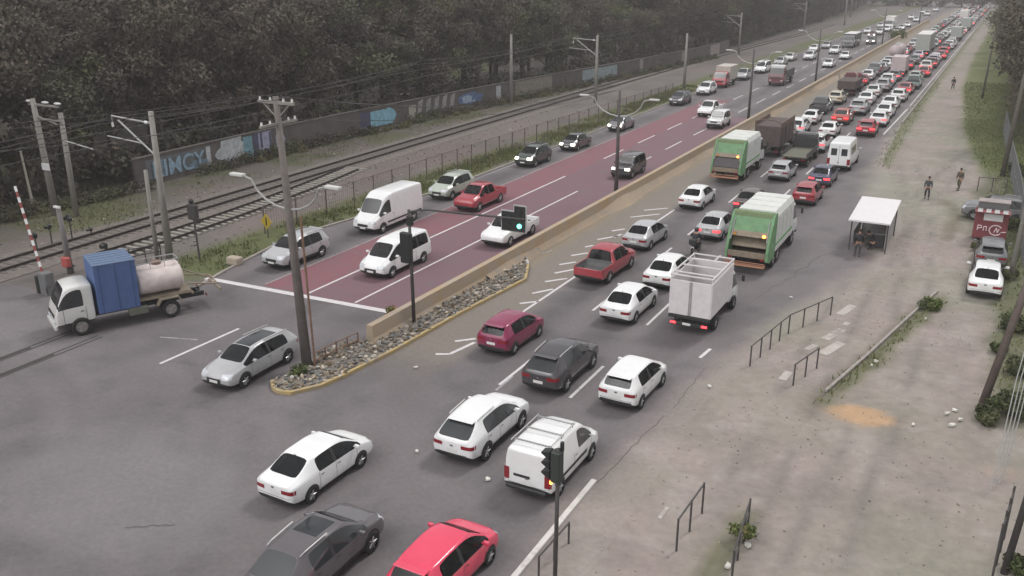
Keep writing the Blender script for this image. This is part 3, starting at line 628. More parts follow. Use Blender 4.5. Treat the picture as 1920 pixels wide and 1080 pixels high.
    if kind in ('suv', 'coupe_suv', 'jeep'):
        for s in (-1, 1): part(t, 'side_moulding', Cat().add(decal(bvh, (-s, 0, 0), gridr(wr + .42, wf - .42, .36, .47, 10, 1, lambda a, b: (s * 3, a, b)), .012)).mesh('side_moulding'), DARK)
    part(t, 'emblem', Cat().add(decal(bvh, (0, 1, 0), gridr(-.06, .06, pz + .22, pz + .29, 2, 1, lambda x, z: (x, L0 - 2, z)), .014)).mesh('emblem'), CHROME)
    ym = next(s_[0] for s_ in tab if s_[7] == 'W') + .30
    for s in (-1, 1):
        mb = MB(); mb.box((s * (W + .10), ym, zb + .10), (.20, .10, .14), .035, seg=2); mb.cyl((s * (W - .06), ym, zb + .06), (s * (W + .04), ym, zb + .08), .025, n=6); o = mb.build('side_mirror', paintm, t, True)
    roofz = max(s_[5] for s_ in tab)
    if 'rails' in extras:
        st = [s_ for s_ in tab if s_[7] in 'PS']
        for s in (-1, 1): MB().tube([(s * (p[6] - .03), p[0], p[5] + .045) for p in st], .022, 6).build('roof_rail', STEEL, t)
    if 'sunroof' in extras:
        y0, y1 = (-.55, .35) if kind != 'wagon' else (-1.25, .5)
        part(t, 'sunroof', Cat().add(decal(bvh, (0, 0, -1), gridr(-.42, .42, y0, y1, 6, 6, lambda a, b: (a, b, 4)), .006)).mesh('sunroof'), GLASS)
    if 'spoiler' in extras: y = next(s_[0] for s_ in tab if s_[7] == 'P'); MB().box((0, y - .12, roofz - .07), (1.05, .26, .035), .012).build('spoiler', paintm, t)
    if 'antenna' in extras: MB().cyl((0, -1.0, roofz - .05), (0, -1.1, roofz + .10), .015, .006, 5).build('antenna', DARK, t)
    if 'rack' in extras:
        mb = MB(); z = 1.98
        for y in (-1.75, -.85, .05): mb.box((0, y, z), (1.46, .05, .04)); [mb.cyl((s * .66, y, z - .14), (s * .66, y, z + .06), .018, n=5) for s in (-1, 1)]
        for s in (-1, 1): mb.tube([(s * .70, -1.95, z + .02), (s * .70, .15, z + .02)], .022, 6)
        mb.build('roof_rack', STEEL, t)
    if 'cargo_doors' in extras:
        part(t, 'rear_door_seam', Cat().add(decal(bvh, (0, 1, 0), gridr(-.83, -.81, .55, 1.62, 1, 8, lambda x, z: (x, L0 - 2, z)), .006)).add(decal(bvh, (0, 1, 0), gridr(.81, .83, .55, 1.62, 1, 8, lambda x, z: (x, L0 - 2, z)), .006)).mesh('rear_door_seam'), mat('seam_dark', (.1, .1, .1)))
        part(t, 'number_recess', Cat().add(decal(bvh, (0, 1, 0), gridr(-.5, .12, .80, .90, 4, 2, lambda x, z: (x, L0 - 2, z)), .007)).mesh('number_recess'), DARK)
        MB().box((0, -2.2, .42), (1.5, .12, .14), .03).build('rear_bumper', DARK, t)
    if 'rear_panes' in extras:
        for s in (-1, 1): part(t, 'rear_window', Cat().add(decal(bvh, (0, 1, 0), gridr(s * .18, s * .68, 1.42, 2.02, 4, 4, lambda x, z: (x, L0 - 2, z)), .008)).mesh('rear_window'), GLASS)
        part(t, 'rear_door_seam', Cat().add(decal(bvh, (0, 1, 0), gridr(-.012, .012, .5, 2.3, 1, 8, lambda x, z: (x, L0 - 2, z)), .007)).mesh('rear_door_seam'), mat('seam_dark', (.1, .1, .1)))
        for s in (-1, 1): part(t, 'side_window', Cat().add(decal(bvh, (-s, 0, 0), gridr(-2.3, .3, 1.42, 2.05, 8, 3, lambda a, b: (s * 3, a, b)), .008)).mesh('side_window'), GLASS)
        MB().box((0, -2.98, .5), (1.7, .14, .16), .03).build('rear_bumper', DARK, t)
    if 'side_rub' in extras:
        for s in (-1, 1): part(t, 'side_moulding', Cat().add(decal(bvh, (-s, 0, 0), gridr(L0 + .3, wf - .5, .62, .74, 12, 1, lambda a, b: (s * 3, a, b)), .012)).mesh('side_moulding'), DARK)
    if 'spare' in extras: MB().cyl((.1, L0 - .18, 1.0), (.1, L0 + .02, 1.0), .36, n=18).build('spare_wheel', TYRE, t)
    if 'bullbar' in extras: MB().box((0, L1 + .06, .52), (1.6, .16, .22), .04).build('front_bumper', DARK, t)
    if 'canvas' in extras: pass
    t['_k'] = kind
    return t
PAINTED = {'body', 'side_mirror', 'spoiler', 'cab_body'}
SLOTOF = {'tail_light': 3, 'headlight': 4}
def recolour(t, pm, tail=False, head=False):
    for c in t.children:
        nm = c.name.split('.')[0]
        m = pm if nm in PAINTED else ((TAILON if tail else TAIL) if nm == 'tail_light' else ((HEADON if head else HEAD) if nm == 'headlight' else None))
        if m: c.material_slots[0].link = 'OBJECT'; c.material_slots[0].material = m
PROTO = {}
VCFG = dict(sedan=('sedan', ('antenna',)), hatch=('hatch', ('spoiler',)), suv=('suv', ('rails', 'spoiler')), coupe_suv=('coupe_suv', ('spoiler', 'rails')), estate_suv=('coupe_suv', ('rails', 'sunroof')), wagon=('wagon', ('sunroof', 'rails')),
    pickup=('pickup', ()), jeep=('jeep', ('spare', 'bullbar')), cargo=('cargo', ('rack', 'cargo_doors', 'side_rub')), minivan=('minivan', ()), bigvan=('bigvan', ('side_rub',)), minibus=('bigvan', ('rear_panes',)))
NICE = dict(sedan='sedan', hatch='hatchback', suv='suv', coupe_suv='crossover', estate_suv='crossover', wagon='estate_car', pickup='pickup_truck', jeep='off_roader', cargo='cargo_van', minivan='minivan', bigvan='panel_van', minibus='minibus')
CATS = dict(sedan='car', hatch='car', suv='car', coupe_suv='car', estate_suv='car', wagon='car', pickup='pickup truck', jeep='car', cargo='van', minivan='van', bigvan='van', minibus='minibus')
def car(kind, colr, x, y, yaw, label, far=False, tail=False, head=False, group=None, sc_=1.0):
    pm = PT[colr]; cfg = VCFG[kind]
    if kind not in PROTO: PROTO[kind] = [make_car(cfg[0], NICE[kind], pm, cfg[1]), False, None]
    pr = PROTO[kind]
    if far:
        if pr[2] is None:   # one joined mesh for the copies too small to show their parts
            bm = bmesh.new()
            for c in list(pr[0].children):
                nm = c.name.split('.')[0]; s = 0 if nm in PAINTED else {'windshield': 1, 'rear_window': 1, 'side_window': 1, 'sunroof': 1, 'tail_light': 3, 'headlight': 4, 'license_plate': 5}.get(nm, 2)
                if nm in ('door_seam', 'bumper_seam', 'seat', 'dashboard', 'interior', 'emblem', 'door_handle', 'roof_rail', 'antenna'): continue
                k0 = len(bm.faces); v0 = len(bm.verts); bm.from_mesh(c.data); bm.faces.ensure_lookup_table(); bm.verts.ensure_lookup_table()
                for f in bm.faces[k0:]: f.material_index = s
                if nm == 'wheel': bmesh.ops.translate(bm, vec=c.location, verts=bm.verts[v0:])
            me = D.meshes.new(NICE[kind]); bm.to_mesh(me); bm.free()
            for m in MAT7: me.materials.append(m)
            pr[2] = me
        o = D.objects.new(NICE[kind], pr[2]); C.objects.link(o); o.material_slots[0].link = 'OBJECT'; o.material_slots[0].material = pm
        if tail: o.material_slots[3].link = 'OBJECT'; o.material_slots[3].material = TAILON
        if head: o.material_slots[4].link = 'OBJECT'; o.material_slots[4].material = HEADON
    else:
        if not pr[1]: o = pr[0]; pr[1] = True
        else: o = copy_tree(pr[0])
        recolour(o, pm, tail, head)
    if '_k' in o: del o['_k']
    o.location = (x, y, .024); o.rotation_euler = (0, 0, yaw); o.scale = (sc_, sc_, sc_)
    return tag(o, label, CATS[kind], group)

QA = 'cars queueing in the outbound lanes'; QB = 'vehicles driving towards the junction'
PI = math.pi
near = [
 ('estate_suv', 'charcoal', -15.75, 17.3, .02, 'dark grey crossover with sunroof and silver roof rails, cut off at the bottom edge', 0),
 ('hatch', 'bright', -12.25, 18.7, -.01, 'bright red hatchback at the bottom edge, closest to the camera', 0),
 ('sedan', 'white', -19.1, 21.3, -.02, 'white sedan nearest the camera, left of the dark grey crossover', 0),
 ('coupe_suv', 'white', -15.4, 26.5, .0, 'white crossover hatch just behind the white van with roof rack, one lane left', 0),
 ('cargo', 'white', -12.05, 25.7, .0, 'small white cargo van with an empty roof rack and amber indicator', 0),
 ('hatch', 'magenta', -18.9, 35.3, -.02, 'dark magenta hatchback beside the rubble island', 0),
 ('coupe_suv', 'dkgrey', -15.2, 33.0, .0, 'dark charcoal crossover between the magenta hatchback and a white hatchback', 0),
 ('hatch', 'white', -11.8, 32.9, -.02, 'white hatchback at the right kerb ahead of the roof rack van', 0),
 ('sedan', 'white', -15.4, 41.7, .0, 'white sedan beside the open-topped white box truck, tail lamp glowing', 0),
 ('pickup', 'red', -18.9, 47.0, -.03, 'red double-cab pickup with dark open bed beside the hatched strip', 0),
 ('sedan', 'white', -15.3, 47.6, .0, 'white sedan just right of the red pickup, nose behind the box truck', 0),
 ('sedan', 'silver', -19.0, 53.9, -.02, 'silver sedan directly ahead of the red pickup', 0),
 ('sedan', 'white', -19.1, 65.3, .0, 'white sedan alone beside the end of the white hatching', 0),
 ('sedan', 'silver', -15.6, 58.2, .0, 'pale silver sedan left of the nearer green garbage truck', 1),
 ('sedan', 'brown', -15.3, 66.2, .02, 'dull maroon sedan hemmed in behind the silver hatchback', 1),
 ('hatch', 'silver', -15.5, 77.7, .0, 'silver-pink hatchback right of the farther garbage truck', 0),
 ('hatch', 'red', -12.0, 70.4, .0, 'dark red hatchback ahead of the nearer garbage truck', 0),
 ('sedan', 'navy', -12.1, 77.4, .0, 'dark blue sedan with one brake light behind the white minibus', 1),
 ('minibus', 'white', -11.8, 85.3, .0, 'white minibus with two dark rear door windows', 0),
 ('suv', 'white', -15.2, 92.0, .0, 'white suv with pink tail lamps to the left of the white minibus', 1),
 ('sedan', 'white', -15.7, 101.0, .0, 'white sedan ahead of the suv beside the minibus', 0),
 ('suv', 'white', -18.9, 101.0, .0, 'white suv with red lamps ahead of the tall dark dump truck', 1),
 ('sedan', 'white', -19.0, 108.6, .0, 'white sedan ahead of the white suv by the median', 0),
 # towards us
 ('bigvan', 'white', -36.3, 49.7, PI, 'tall white panel van in the kerb lane with dark side stripes', 0),
 ('minivan', 'white', -30.35, 42.1, PI, 'white minivan between the red bus lane and the barrier', 0),
 ('suv', 'silver', -36.5, 40.4, PI, 'silver-white suv nearest the stop line in the kerb lane', 0),
 ('wagon', 'silver', -27.5, 27.0, PI + .03, 'silver estate car with dark glass roof past the stop line', 0),
 ('pickup', 'white', -27.2, 50.6, PI, 'white pickup half hidden behind the hanging signal board', 0),
 ('suv', 'palegreen', -37.0, 59.2, PI, 'pale green-white suv parked at the verge behind the white panel van', 0),
 ('pickup', 'red', -33.4, 57.4, PI, 'red pickup on the red bus lane with headlights on', 1),
 ('suv', 'dkgreen', -36.8, 73.0, PI, 'very dark green suv with headlights on in the kerb lane', 1),
 ('sedan', 'dkgrey', -36.5, 81.6, PI, 'dark grey sedan behind the dark green suv', 1),
 ('jeep', 'dkgrey', -27.4, 72.5, PI, 'dark boxy off-roader beside the lamp post on the barrier', 1),
]
for k, (kind, col_, x, y, yaw, lab, lit) in enumerate(near):
    back = abs(yaw) < 1
    o = car(kind, col_, x, y, yaw, lab, tail=bool(lit and back), head=bool(lit and not back), group=QA if back else QB)
    if kind == 'cargo':
        a = MB().box((.885, -2.10, .90), (.08, .10, .14), .02).build('indicator', AMBER, o)
far = [
 ('hatch', 'red', -12.1, 103.4, 'red hatchback with bright brake lights ahead of the white minibus', 1), ('sedan', 'orange', -15.7, 110.3, 'orange-red sedan with glowing tail lamps in the middle lane', 1),
 ('pickup', 'dkgrey', -19.3, 117.3, 'dark pickup behind the cream hatchback near the median', 0), ('hatch', 'cream', -19.4, 126.2, 'cream hatchback in the lane beside the median', 0),
 ('suv', 'silver', -15.3, 118.3, 'silver suv directly ahead of the orange-red sedan', 0), ('sedan', 'white', -15.6, 127.5, 'white sedan two ahead of the orange-red sedan', 0), ('sedan', 'offwhite', -15.7, 135.5, 'off-white sedan three ahead of the orange-red sedan', 0),
 ('sedan', 'white', -12.2, 124.5, 'white sedan behind the red car in the right lane', 0), ('sedan', 'white', -11.9, 117.2, 'white sedan between two white cars in the right lane', 0), ('hatch', 'white', -11.9, 110.5, 'white hatchback with red lamps just ahead of the red hatchback', 1),
 ('sedan', 'red', -12.2, 140.5, 'dark red sedan with both brake lights on beside the dirt path', 1), ('sedan', 'red', -19.2, 148.5, 'red sedan with lit tail lamps beside the grey van', 1), ('sedan', 'white', -19.1, 155.5, 'white sedan just behind the grey van by the median', 0),
 ('minivan', 'grey', -19.1, 163, 'grey van ahead of two cars in the lane by the median', 0), ('suv', 'white', -15.6, 149.5, 'white car with bright red lamps behind the small pink box truck', 1), ('sedan', 'white', -19.0, 175, 'white sedan behind the pink tanker', 0),
 ('pickup', 'teal', -12.2, 148.2, 'pale teal pickup in the right lane beside the pink box truck', 0), ('hatch', 'palegreen', -12.3, 156.8, 'pale green hatchback ahead of the teal pickup', 0), ('sedan', 'red', -12.2, 165, 'red sedan ahead of the pale green hatchback', 1), ('suv', 'offwhite', -12.3, 174, 'off-white suv with a red car on either side of it', 1),
 ('suv', 'lilac', -12.3, 186, 'lilac-white suv beside the large white box lorry', 0), ('sedan', 'red', -12.0, 198, 'red sedan glowing with brake lights right of the large box lorry', 1), ('hatch', 'red', -12.0, 207, 'red hatchback ahead of the glowing red sedan', 1), ('sedan', 'maroon', -15.4, 176, 'maroon sedan directly ahead of the small pink box truck', 1),
 ('suv', 'maroon', -12.2, 216, 'maroon suv beside the front of the large box lorry', 1), ('sedan', 'grey', -15.5, 186, 'grey sedan close behind the large box lorry', 0),
 ('suv', 'silver', -15.6, 142.5, 'silver suv just behind the white car with bright red lamps', 0), ('hatch', 'white', -12.1, 132.5, 'white hatchback between a white sedan and the dark red sedan', 0), ('hatch', 'grey', -15.5, 156.6, 'grey hatchback tucked behind the pinkish box truck', 1), ('hatch', 'red', -19.1, 142.5, 'small red hatchback just ahead of the open truck with hoops', 1),
 ('sedan', 'silver', -19.0, 169.2, 'silver sedan in the gap between the grey van and a white sedan', 0), ('sedan', 'offwhite', -19.1, 181, 'off-white sedan close behind the tanker', 1), ('hatch', 'white', -12.1, 192, 'white hatchback between the lilac suv and the glowing red sedan', 0), ('sedan', 'lilac', -15.5, 196, 'lilac sedan squeezed directly behind the large box lorry', 1), ('suv', 'maroon', -12.1, 180, 'maroon suv just behind the lilac-white suv', 1),
]
_j = random.Random(8)
for kind, col_, x, y, lab, lit in far: car(kind, col_, x + _j.uniform(-.25, .25), y, R(_j.uniform(-1.5, 1.5)), lab, sc_=1.1, far=True, tail=bool(lit), group=QA)
farB = [
 ('sedan', 'grey', -36.6, 94.0, 'grey sedan partly behind the lamp post near the grass verge', 1), ('suv', 'dkgrey', -37.0, 115.7, 'dark grey suv in the kerb lane ahead of a white suv', 0), ('suv', 'white', -36.9, 127.0, 'white suv just ahead of the red truck with cream box', 0),
 ('pickup', 'silver', -36.8, 147, 'silver pickup behind the red truck with cream box', 0), ('pickup', 'white', -31.0, 108.7, 'white pickup in the middle lane beyond the red lane', 0), ('jeep', 'white', -27.6, 100.6, 'boxy white suv next to the barrier, second lamp post beside it', 0),
 ('minivan', 'white', -36.6, 158.2, 'white van beside the truck with the dark red front', 0), ('sedan', 'silver', -36.6, 172, 'silver sedan behind the white van in the kerb lane', 0), ('sedan', 'offwhite', -36.8, 181, 'off-white sedan second behind the white van', 0), ('suv', 'white', -33.9, 184.5, 'white suv in the middle of the road ahead of the bus', 0),
 ('sedan', 'white', -36.6, 203.4, 'white sedan in the kerb lane left of the coach', 0), ('sedan', 'white', -28.2, 172.2, 'white sedan in the lane next to the barrier beside the third lamp post', 0), ('sedan', 'white', -28.1, 189.1, 'white sedan with dark windscreen following beside the barrier', 0), ('suv', 'white', -31.8, 199.6, 'white suv right in front of the coach', 0),
 ('hatch', 'silver', -35.6, 212, 'silver hatchback left of the coach front', 0), ('suv', 'grey', -28.8, 229.5, 'grey car with lit headlights right of the coach', 1), ('hatch', 'maroon', -31.6, 252, 'small brownish car behind the coach', 1),
]
for kind, col_, x, y, lab, lit in farB: car(kind, col_, x, y, PI, lab, far=True, head=bool(lit), group=QB)
# clusters too far to tell apart
TG = 'tiny pale cars far up the oncoming carriageway'
for kind, col_, x, y in [('suv', 'white', -31.2, 262), ('sedan', 'white', -34.6, 266), ('suv', 'white', -27.6, 268), ('hatch', 'white', -31.0, 276), ('sedan', 'offwhite', -34.6, 292), ('hatch', 'white', -28.2, 284), ('sedan', 'white', -28.2, 300), ('sedan', 'white', -28.6, 330), ('suv', 'white', -31.5, 345), ('suv', 'white', -28.9, 372), ('sedan', 'white', -32, 390), ('suv', 'white', -28.8, 408)]:
    car(kind, col_, x, y, PI, 'tiny far-off pale car coming towards us beyond the median bush', far=True, group=TG)
TG2 = 'tiny cars far ahead in the jam'
cols = ['white', 'silver', 'offwhite', 'red', 'white', 'grey', 'palegreen', 'white', 'maroon', 'silver', 'offwhite']
rng = random.Random(5); n_ = 0
for x0, y0 in ((-12.1, 223), (-15.6, 221), (-19, 203)):
    y = y0
    while y < 455:
        k = rng.choice(['sedan', 'suv', 'hatch', 'sedan', 'minivan', 'pickup']); c_ = rng.choice(cols)
        if not (x0 == -15.6 and 340 < y < 356) and not (x0 == -12.1 and (241 < y < 257 or 283 < y < 299)):
            car(k, c_, x0 + rng.uniform(-.2, .2), y, 0, 'tiny far-off car in the jam near the top right corner', far=True, tail=rng.random() < .4, group=TG2)
        y += rng.uniform(6.0, 7.8)

# ------------------------------------------------------------------ trucks
def make_cab(t, pm, oy, sx=1.0, oz=0.0, sz=1.0, big=False):
    tab = [(a * (1.15 if big else 1), b, c, d * sz, e * sz, f * sz, g, h) for a, b, c, d, e, f, g, h in TB['cab']]
    out, bvh = loft('cab', tab, 2, 0, oy, oz, sx)
    part(t, 'cab_body', out['body'], pm); part(t, 'cab_underside', out['trim'], DARK); part(t, 'windshield', out['wind'], GLASS)
    for k in ('side_l', 'side_r'): part(t, 'side_window', out[k], GLASS)
    W = sx; y1 = tab[-1][0] + oy
    for s in (-1, 1):
        c2 = Cat()
        for yy in (oy - .52, oy + .50): c2.add(decal(bvh, (-s, 0, 0), gridr(yy - .012, yy + .012, oz + .62, oz + 1.28 * sz, 1, 6, lambda a, b: (s * 3, a, b)), .006))
        c2.add(decal(bvh, (-s, 0, 0), gridr(oy - .52, oy + .50, oz + .62, oz + .645, 6, 1, lambda a, b: (s * 3, a, b)), .006))
        part(t, 'cab_door_seam', c2.mesh('cab_door_seam'), mat('seam_dark', (.10, .10, .10), .8))
        part(t, 'door_handle', Cat().add(decal(bvh, (-s, 0, 0), gridr(oy - .42, oy - .26, oz + 1.08 * sz, oz + 1.12 * sz, 2, 1, lambda a, b: (s * 3, a, b)), .025)).mesh('door_handle'), DARK)
    for s in (-1, 1):
        MB().box((s * W * .70, y1 - .01, .72 + oz), (.30, .08, .16), .03).build('headlight', HEAD, t)
        mb = MB(); mb.tube([(s * W * .95, oy + .55, 1.9 * sz + oz), (s * (W + .22), oy + .75, 1.85 * sz + oz)], .018, 5); mb.box((s * (W + .24), oy + .75, 1.65 * sz + oz), (.16, .07, .36), .03); mb.build('side_mirror', DARK, t)
    MB().box((0, y1 - .02, .95 * sz + oz), (W * 1.3, .06, .16), .02).build('grille', DARK, t)
    MB().box((0, y1 + .01, .48 + oz), (W * 1.9, .16, .24), .04).build('front_bumper', pm if not big else DARK, t)
    return t
def chassis(t, y0, y1, axles, wdt=.95, r=.46, z=.75):
    mb = MB()
    for s in (-1, 1): mb.box((s * .38, (y0 + y1) / 2, z), (.12, y1 - y0, .22))
    for y in axles: mb.cyl((-wdt, y, r), (wdt, y, r), .08, n=8)
    for y in np.linspace(y0 + .2, y1 - .2, 4): mb.box((0, y, z), (.8, .12, .16))
    mb.build('chassis', DARK, t)
    add_wheels(t, [(s * (wdt), y) for y in axles for s in (-1, 1)], r, .30, mat('truck_rim', (.3, .28, .27), .6, noise=.2))
def place(t, x, y, yaw, label, cat, group=None):
    t.location = (x, y, .024); t.rotation_euler = (0, 0, yaw); return tag(t, label, cat, group)
GRN = mat('truck_green', (.135, .27, .13), .6, 0, .28, 2.2, dirt=.6); GRND = mat('truck_green_dirty', (.14, .19, .09), .7, 0, .3, 3, dirt=.5)
BEIGE = mat('grimy_beige_steel', (.27, .225, .17), .8, 0, .3, 4); HOPW = mat('body_white_steel', (.62, .63, .60), .5, 0, .12, 1.6, dirt=.25)
ORST = mat('orange_rusty_step', (.38, .19, .12), .8, noise=.3, scale=5)
def garbage_truck(x, y, label, full=True):
    t = empty('garbage_truck'); chassis(t, -2.6, 3.6, (2.9, -1.1, -2.2), 1.05, .5)
    make_cab(t, PT['white'], 3.35, 1.2, .15, 1.15, True)
    mb = MB(); mb.prism([(-1.18, 1.05), (-1.22, 1.5), (-1.22, 3.1), (-1.05, 3.42), (1.05, 3.42), (1.22, 3.1), (1.22, 1.5), (1.18, 1.05)], -2.35, 2.25, 'y')
    mb.build('container', HOPW, t)
    mb = MB()
    for yy in (-1.2, 0, 1.2): mb.box((0, yy, 3.43), (2.1, .06, .05))
    for s in (-1, 1):
        for yy in (-1.6, -.6, .5, 1.6): mb.box((s * 1.235, yy, 2.25), (.05, .08, 1.5))
    mb.build('container_rib', HOPW, t)
    for s in (-1, 1): MB().box((s * 1.24, -.1, 1.18), (.10, 4.6, .30), .02).build('side_rail', PT['offwhite'], t)
    for s in (-1, 1): MB().box((s * 1.245, -.1, 1.42), (.06, 4.6, .16), .01).build('green_stripe', GRN, t)
    side = [(-2.36, 3.35), (-2.75, 3.42), (-3.05, 3.30), (-3.75, 2.35), (-4.15, 1.35), (-4.2, .85), (-3.6, .62), (-2.36, .8)]
    for s in (-1, 1): MB().prism(side, s * 1.25, s * 1.10, 'x').build('tailgate_side', GRN, t)
    MB().prism([(-2.38, 3.30), (-2.75, 3.38), (-3.04, 3.26), (-3.62, 2.42), (-3.52, 2.38), (-2.9, 3.1), (-2.38, 3.1)], -1.1, 1.1, 'x').build('upper_panel', GRN, t)
    MB().prism([(-2.8, 3.45), (-3.0, 3.38), (-3.12, 3.15), (-3.05, 3.12)], -1.15, 1.15, 'x').build('roof_lip', GRND, t)
    MB().prism([(-3.45, 2.5), (-3.62, 2.42), (-3.78, 2.12), (-3.66, 2.1)], -1.08, 1.08, 'x').build('lower_beam', BEIGE, t)
    MB().prism([(-2.5, 2.9), (-2.6, .9), (-2.5, .8), (-2.4, .9), (-2.4, 2.9)], -1.1, 1.1, 'x').build('hopper_interior', mat('hopper_dark', (.055, .05, .045), .9, noise=.3), t)
    MB().prism([(-3.05, 2.0), (-3.55, 1.45), (-3.45, 1.38), (-2.9, 1.9)], -1.06, 1.06, 'x').build('compactor_blade', BEIGE if full else DARK, t)
    MB().prism([(-2.6, 1.0), (-3.4, .75), (-4.12, .95), (-4.18, 1.30), (-4.05, 1.30), (-3.95, 1.1), (-3.4, .95)], -1.08, 1.08, 'x').build('hopper_floor', BEIGE, t)
    if not full: MB().prism([(-3.72, 2.05), (-4.08, 1.35), (-4.02, 1.33), (-3.66, 2.03)], -1.08, 1.08, 'x').build('hopper_flap', mat('hopper_flap', (.08, .07, .075), .7, noise=.2), t)
    mb = MB(); mb.box((0, -4.3, .55), (2.3, .40, .08), .01); mb.tube([(-1.15, -4.5, .55), (-1.15, -4.5, .78), (1.15, -4.5, .78), (1.15, -4.5, .55)], .03, 6); mb.build('rear_step', ORST, t)
    for s in (-1, 1):
        MB().cyl((s * .85, -3.74, 2.22), (s * .85, -3.80, 2.22), .09, n=10).build('warning_light', AMBER if s == 1 else AMBEROFF, t)
        MB().box((s * .95, -4.24, .95), (.22, .06, .12), .01).build('tail_light', TAIL, t)
        MB().tube([(s * 1.02, -3.3, 3.0), (s * 1.06, -3.9, 1.9)], .045, 6).build('hydraulic_ram', STEEL, t)
    return place(t, x, y, 0, label, 'garbage truck', QA)
garbage_truck(-11.75, 55.0, 'nearer green and white garbage truck with open beige hopper')
garbage_truck(-19.25, 77.4, 'farther green and white garbage truck with a dark closed hopper', False)

# white open-topped box truck
t = empty('box_truck'); chassis(t, -2.7, 2.4, (1.85, -1.45), .88, .36, .6); make_cab(t, PT['white'], 2.05, .92, -.08, .92)
WB = mat('box_white_panels', (.66, .62, .63), .5, 0, .12, 2.5, dirt=.2)
for s in (-1, 1):
    MB().box((s * 1.03, -.85, 1.86), (.05, 3.75, 1.78), .01).build('side_panel', WB, t)
    MB().box((s * 1.03, -.85, 2.98), (.06, 3.75, .09), .01).build('top_rail', WB, t)
MB().box((0, 1.02, 1.86), (2.06, .05, 1.78), .01).build('front_panel', WB, t)
MB().box((0, -.85, .98), (2.02, 3.7, .08)).build('floor_panel', BEIGE, t)
for s in (-1, 1): MB().box((s * .51, -2.72, 1.86), (1.0, .045, 1.76), .012).build('rear_door', WB, t)
mb = MB()
for y in (-2.70, -2.2, -1.0, 0.1, 1.0): mb.box((0, y, 2.98), (2.08, .055, .07), .01)
for s in (-1, 1):
    for y in (-2.66, -1.6, -.6, .4, .98): mb.box((s * 1.02, y, 2.86), (.05, .06, .26))
mb.build('roof_bars', WB, t)
mb = MB()
for s in (-.05, .05): mb.cyl((s, -2.76, 1.0), (s, -2.76, 2.7), .018, n=5)
mb.build('door_bolt', STEEL, t)
MB().box((0, -2.74, .88), (2.06, .12, .14), .01).build('rear_sill', DARK, t); MB().box((0, -2.70, .52), (1.9, .12, .16), .02).build('rear_bumper', DARK, t)
for s in (-1, 1): MB().box((s * .78, -2.77, .55), (.28, .04, .11), .01).build('tail_light', TAILON, t)
MB().box((-.1, -2.78, .55), (.4, .02, .12)).build('license_plate', PLATE, t)
place(t, -11.75, 42.9, 0, 'small white open-topped box truck in front of the nearer garbage truck', 'truck', QA)

# water truck turning across the junction
t = empty('water_truck'); chassis(t, -4.0, 2.2, (2.15, -2.1), .98, .46); make_cab(t, PT['offwhite'], 2.35, 1.05, .08, 1.05)
BLUE = mat('blue_tarpaulin', (.075, .13, .29), .6, 0, .14, 2.2, bump=.4, bscale=3)
MB().box((0, .30, 2.12), (2.15, 1.95, 2.45), .04, seg=2).build('blue_box', BLUE, t, False)
MB().box((0, .30, 3.36), (2.2, 2.0, .07), .02).build('box_lid', mat('blue_lid', (.12, .17, .27), .6, noise=.15), t)
for yy in (-.45, .3, 1.05): MB().box((0, yy, 2.14), (2.19, .05, 2.46), .008).build('strap', mat('strap_blue', (.05, .09, .22), .7), t)
for x_ in (-.8, -.4, 0, .4, .8): MB().box((x_, .3, 3.40), (.05, 1.95, .04), .008).build('lid_rib', mat('blue_lid', (.12, .17, .27)), t)
for yy, zz in ((-1.4, 2.25), (-2.0, 2.1), (-2.6, 2.3)): MB().tube([(.42, yy, 2.585), (.72, yy + .02, 2.43), (.90, yy, 2.24), (.985, yy + .03, 1.95)], .022, 5).build('rust_weld', RUST, t)
MB().box((.96, .3, .92), (.2, 2.0, .12), .02).build('box_sill', PT['offwhite'], t)
TW = mat('tank_white_rusty', (.60, .52, .50), .55, 0, .22, 2.2)
mb = MB(); n = 28; Rx, Rz = .98, .74
prof = [(Rx * math.cos(2 * PI * k / n), 1.92 + Rz * math.sin(2 * PI * k / n)) for k in range(n)]
rings = []
for y, s in ((-3.05, .0), (-3.03, .6), (-2.95, .9), (-2.85, 1), (-.85, 1), (-.75, .9), (-.70, .5)): rings.append([mb.bm.verts.new((a * s, y, 1.92 + (b - 1.92) * s)) for a, b in prof])
for A, B in zip(rings[:-1], rings[1:]):
    for i in range(n): mb.bm.faces.new((A[i], A[(i + 1) % n], B[(i + 1) % n], B[i]))
tk = mb.build('tank', TW, t, True)
MB().cyl((0, -1.9, 2.62), (0, -1.9, 2.78), .25, n=16).build('hatch', RUST, tk)
MB().cyl((.93, -2.45, 2.05), (1.0, -2.45, 2.05), .12, n=12).build('emblem', mat('emblem_maroon', (.3, .08, .10), .6), tk)
mb = MB(); mb.tube([(.45, -.8, 2.86), (.45, -2.9, 2.86), (-.45, -2.9, 2.86), (-.45, -.8, 2.86), (.45, -.8, 2.86)], .03, 6)
for y in (-.8, -1.5, -2.2, -2.9):
    for s in (-1, 1): mb.cyl((s * .45, y, 2.55), (s * .45, y, 2.86), .02, n=5)
mb.build('catwalk_rail', STEEL, tk)
mb = MB(); mb.box((0, -2.0, 1.1), (1.6, 2.6, .16), .02); mb.build('tank_frame', BEIGE, t)
for s in (-1, 1): MB().prism([(-2.75, .75), (-2.55, 1.08), (-1.65, 1.08), (-1.45, .75), (-1.52, .75), (-1.7, 1.02), (-2.5, 1.02), (-2.68, .75)], s * .82, s * 1.14, 'x').build('mudguard', BEIGE, t)
for s in (-1, 1): MB().box((s * .95, -.55, .68), (.3, .9, .38), .03).build('side_locker', mat('locker_green', (.12, .13, .10), .7, noise=.2), t)
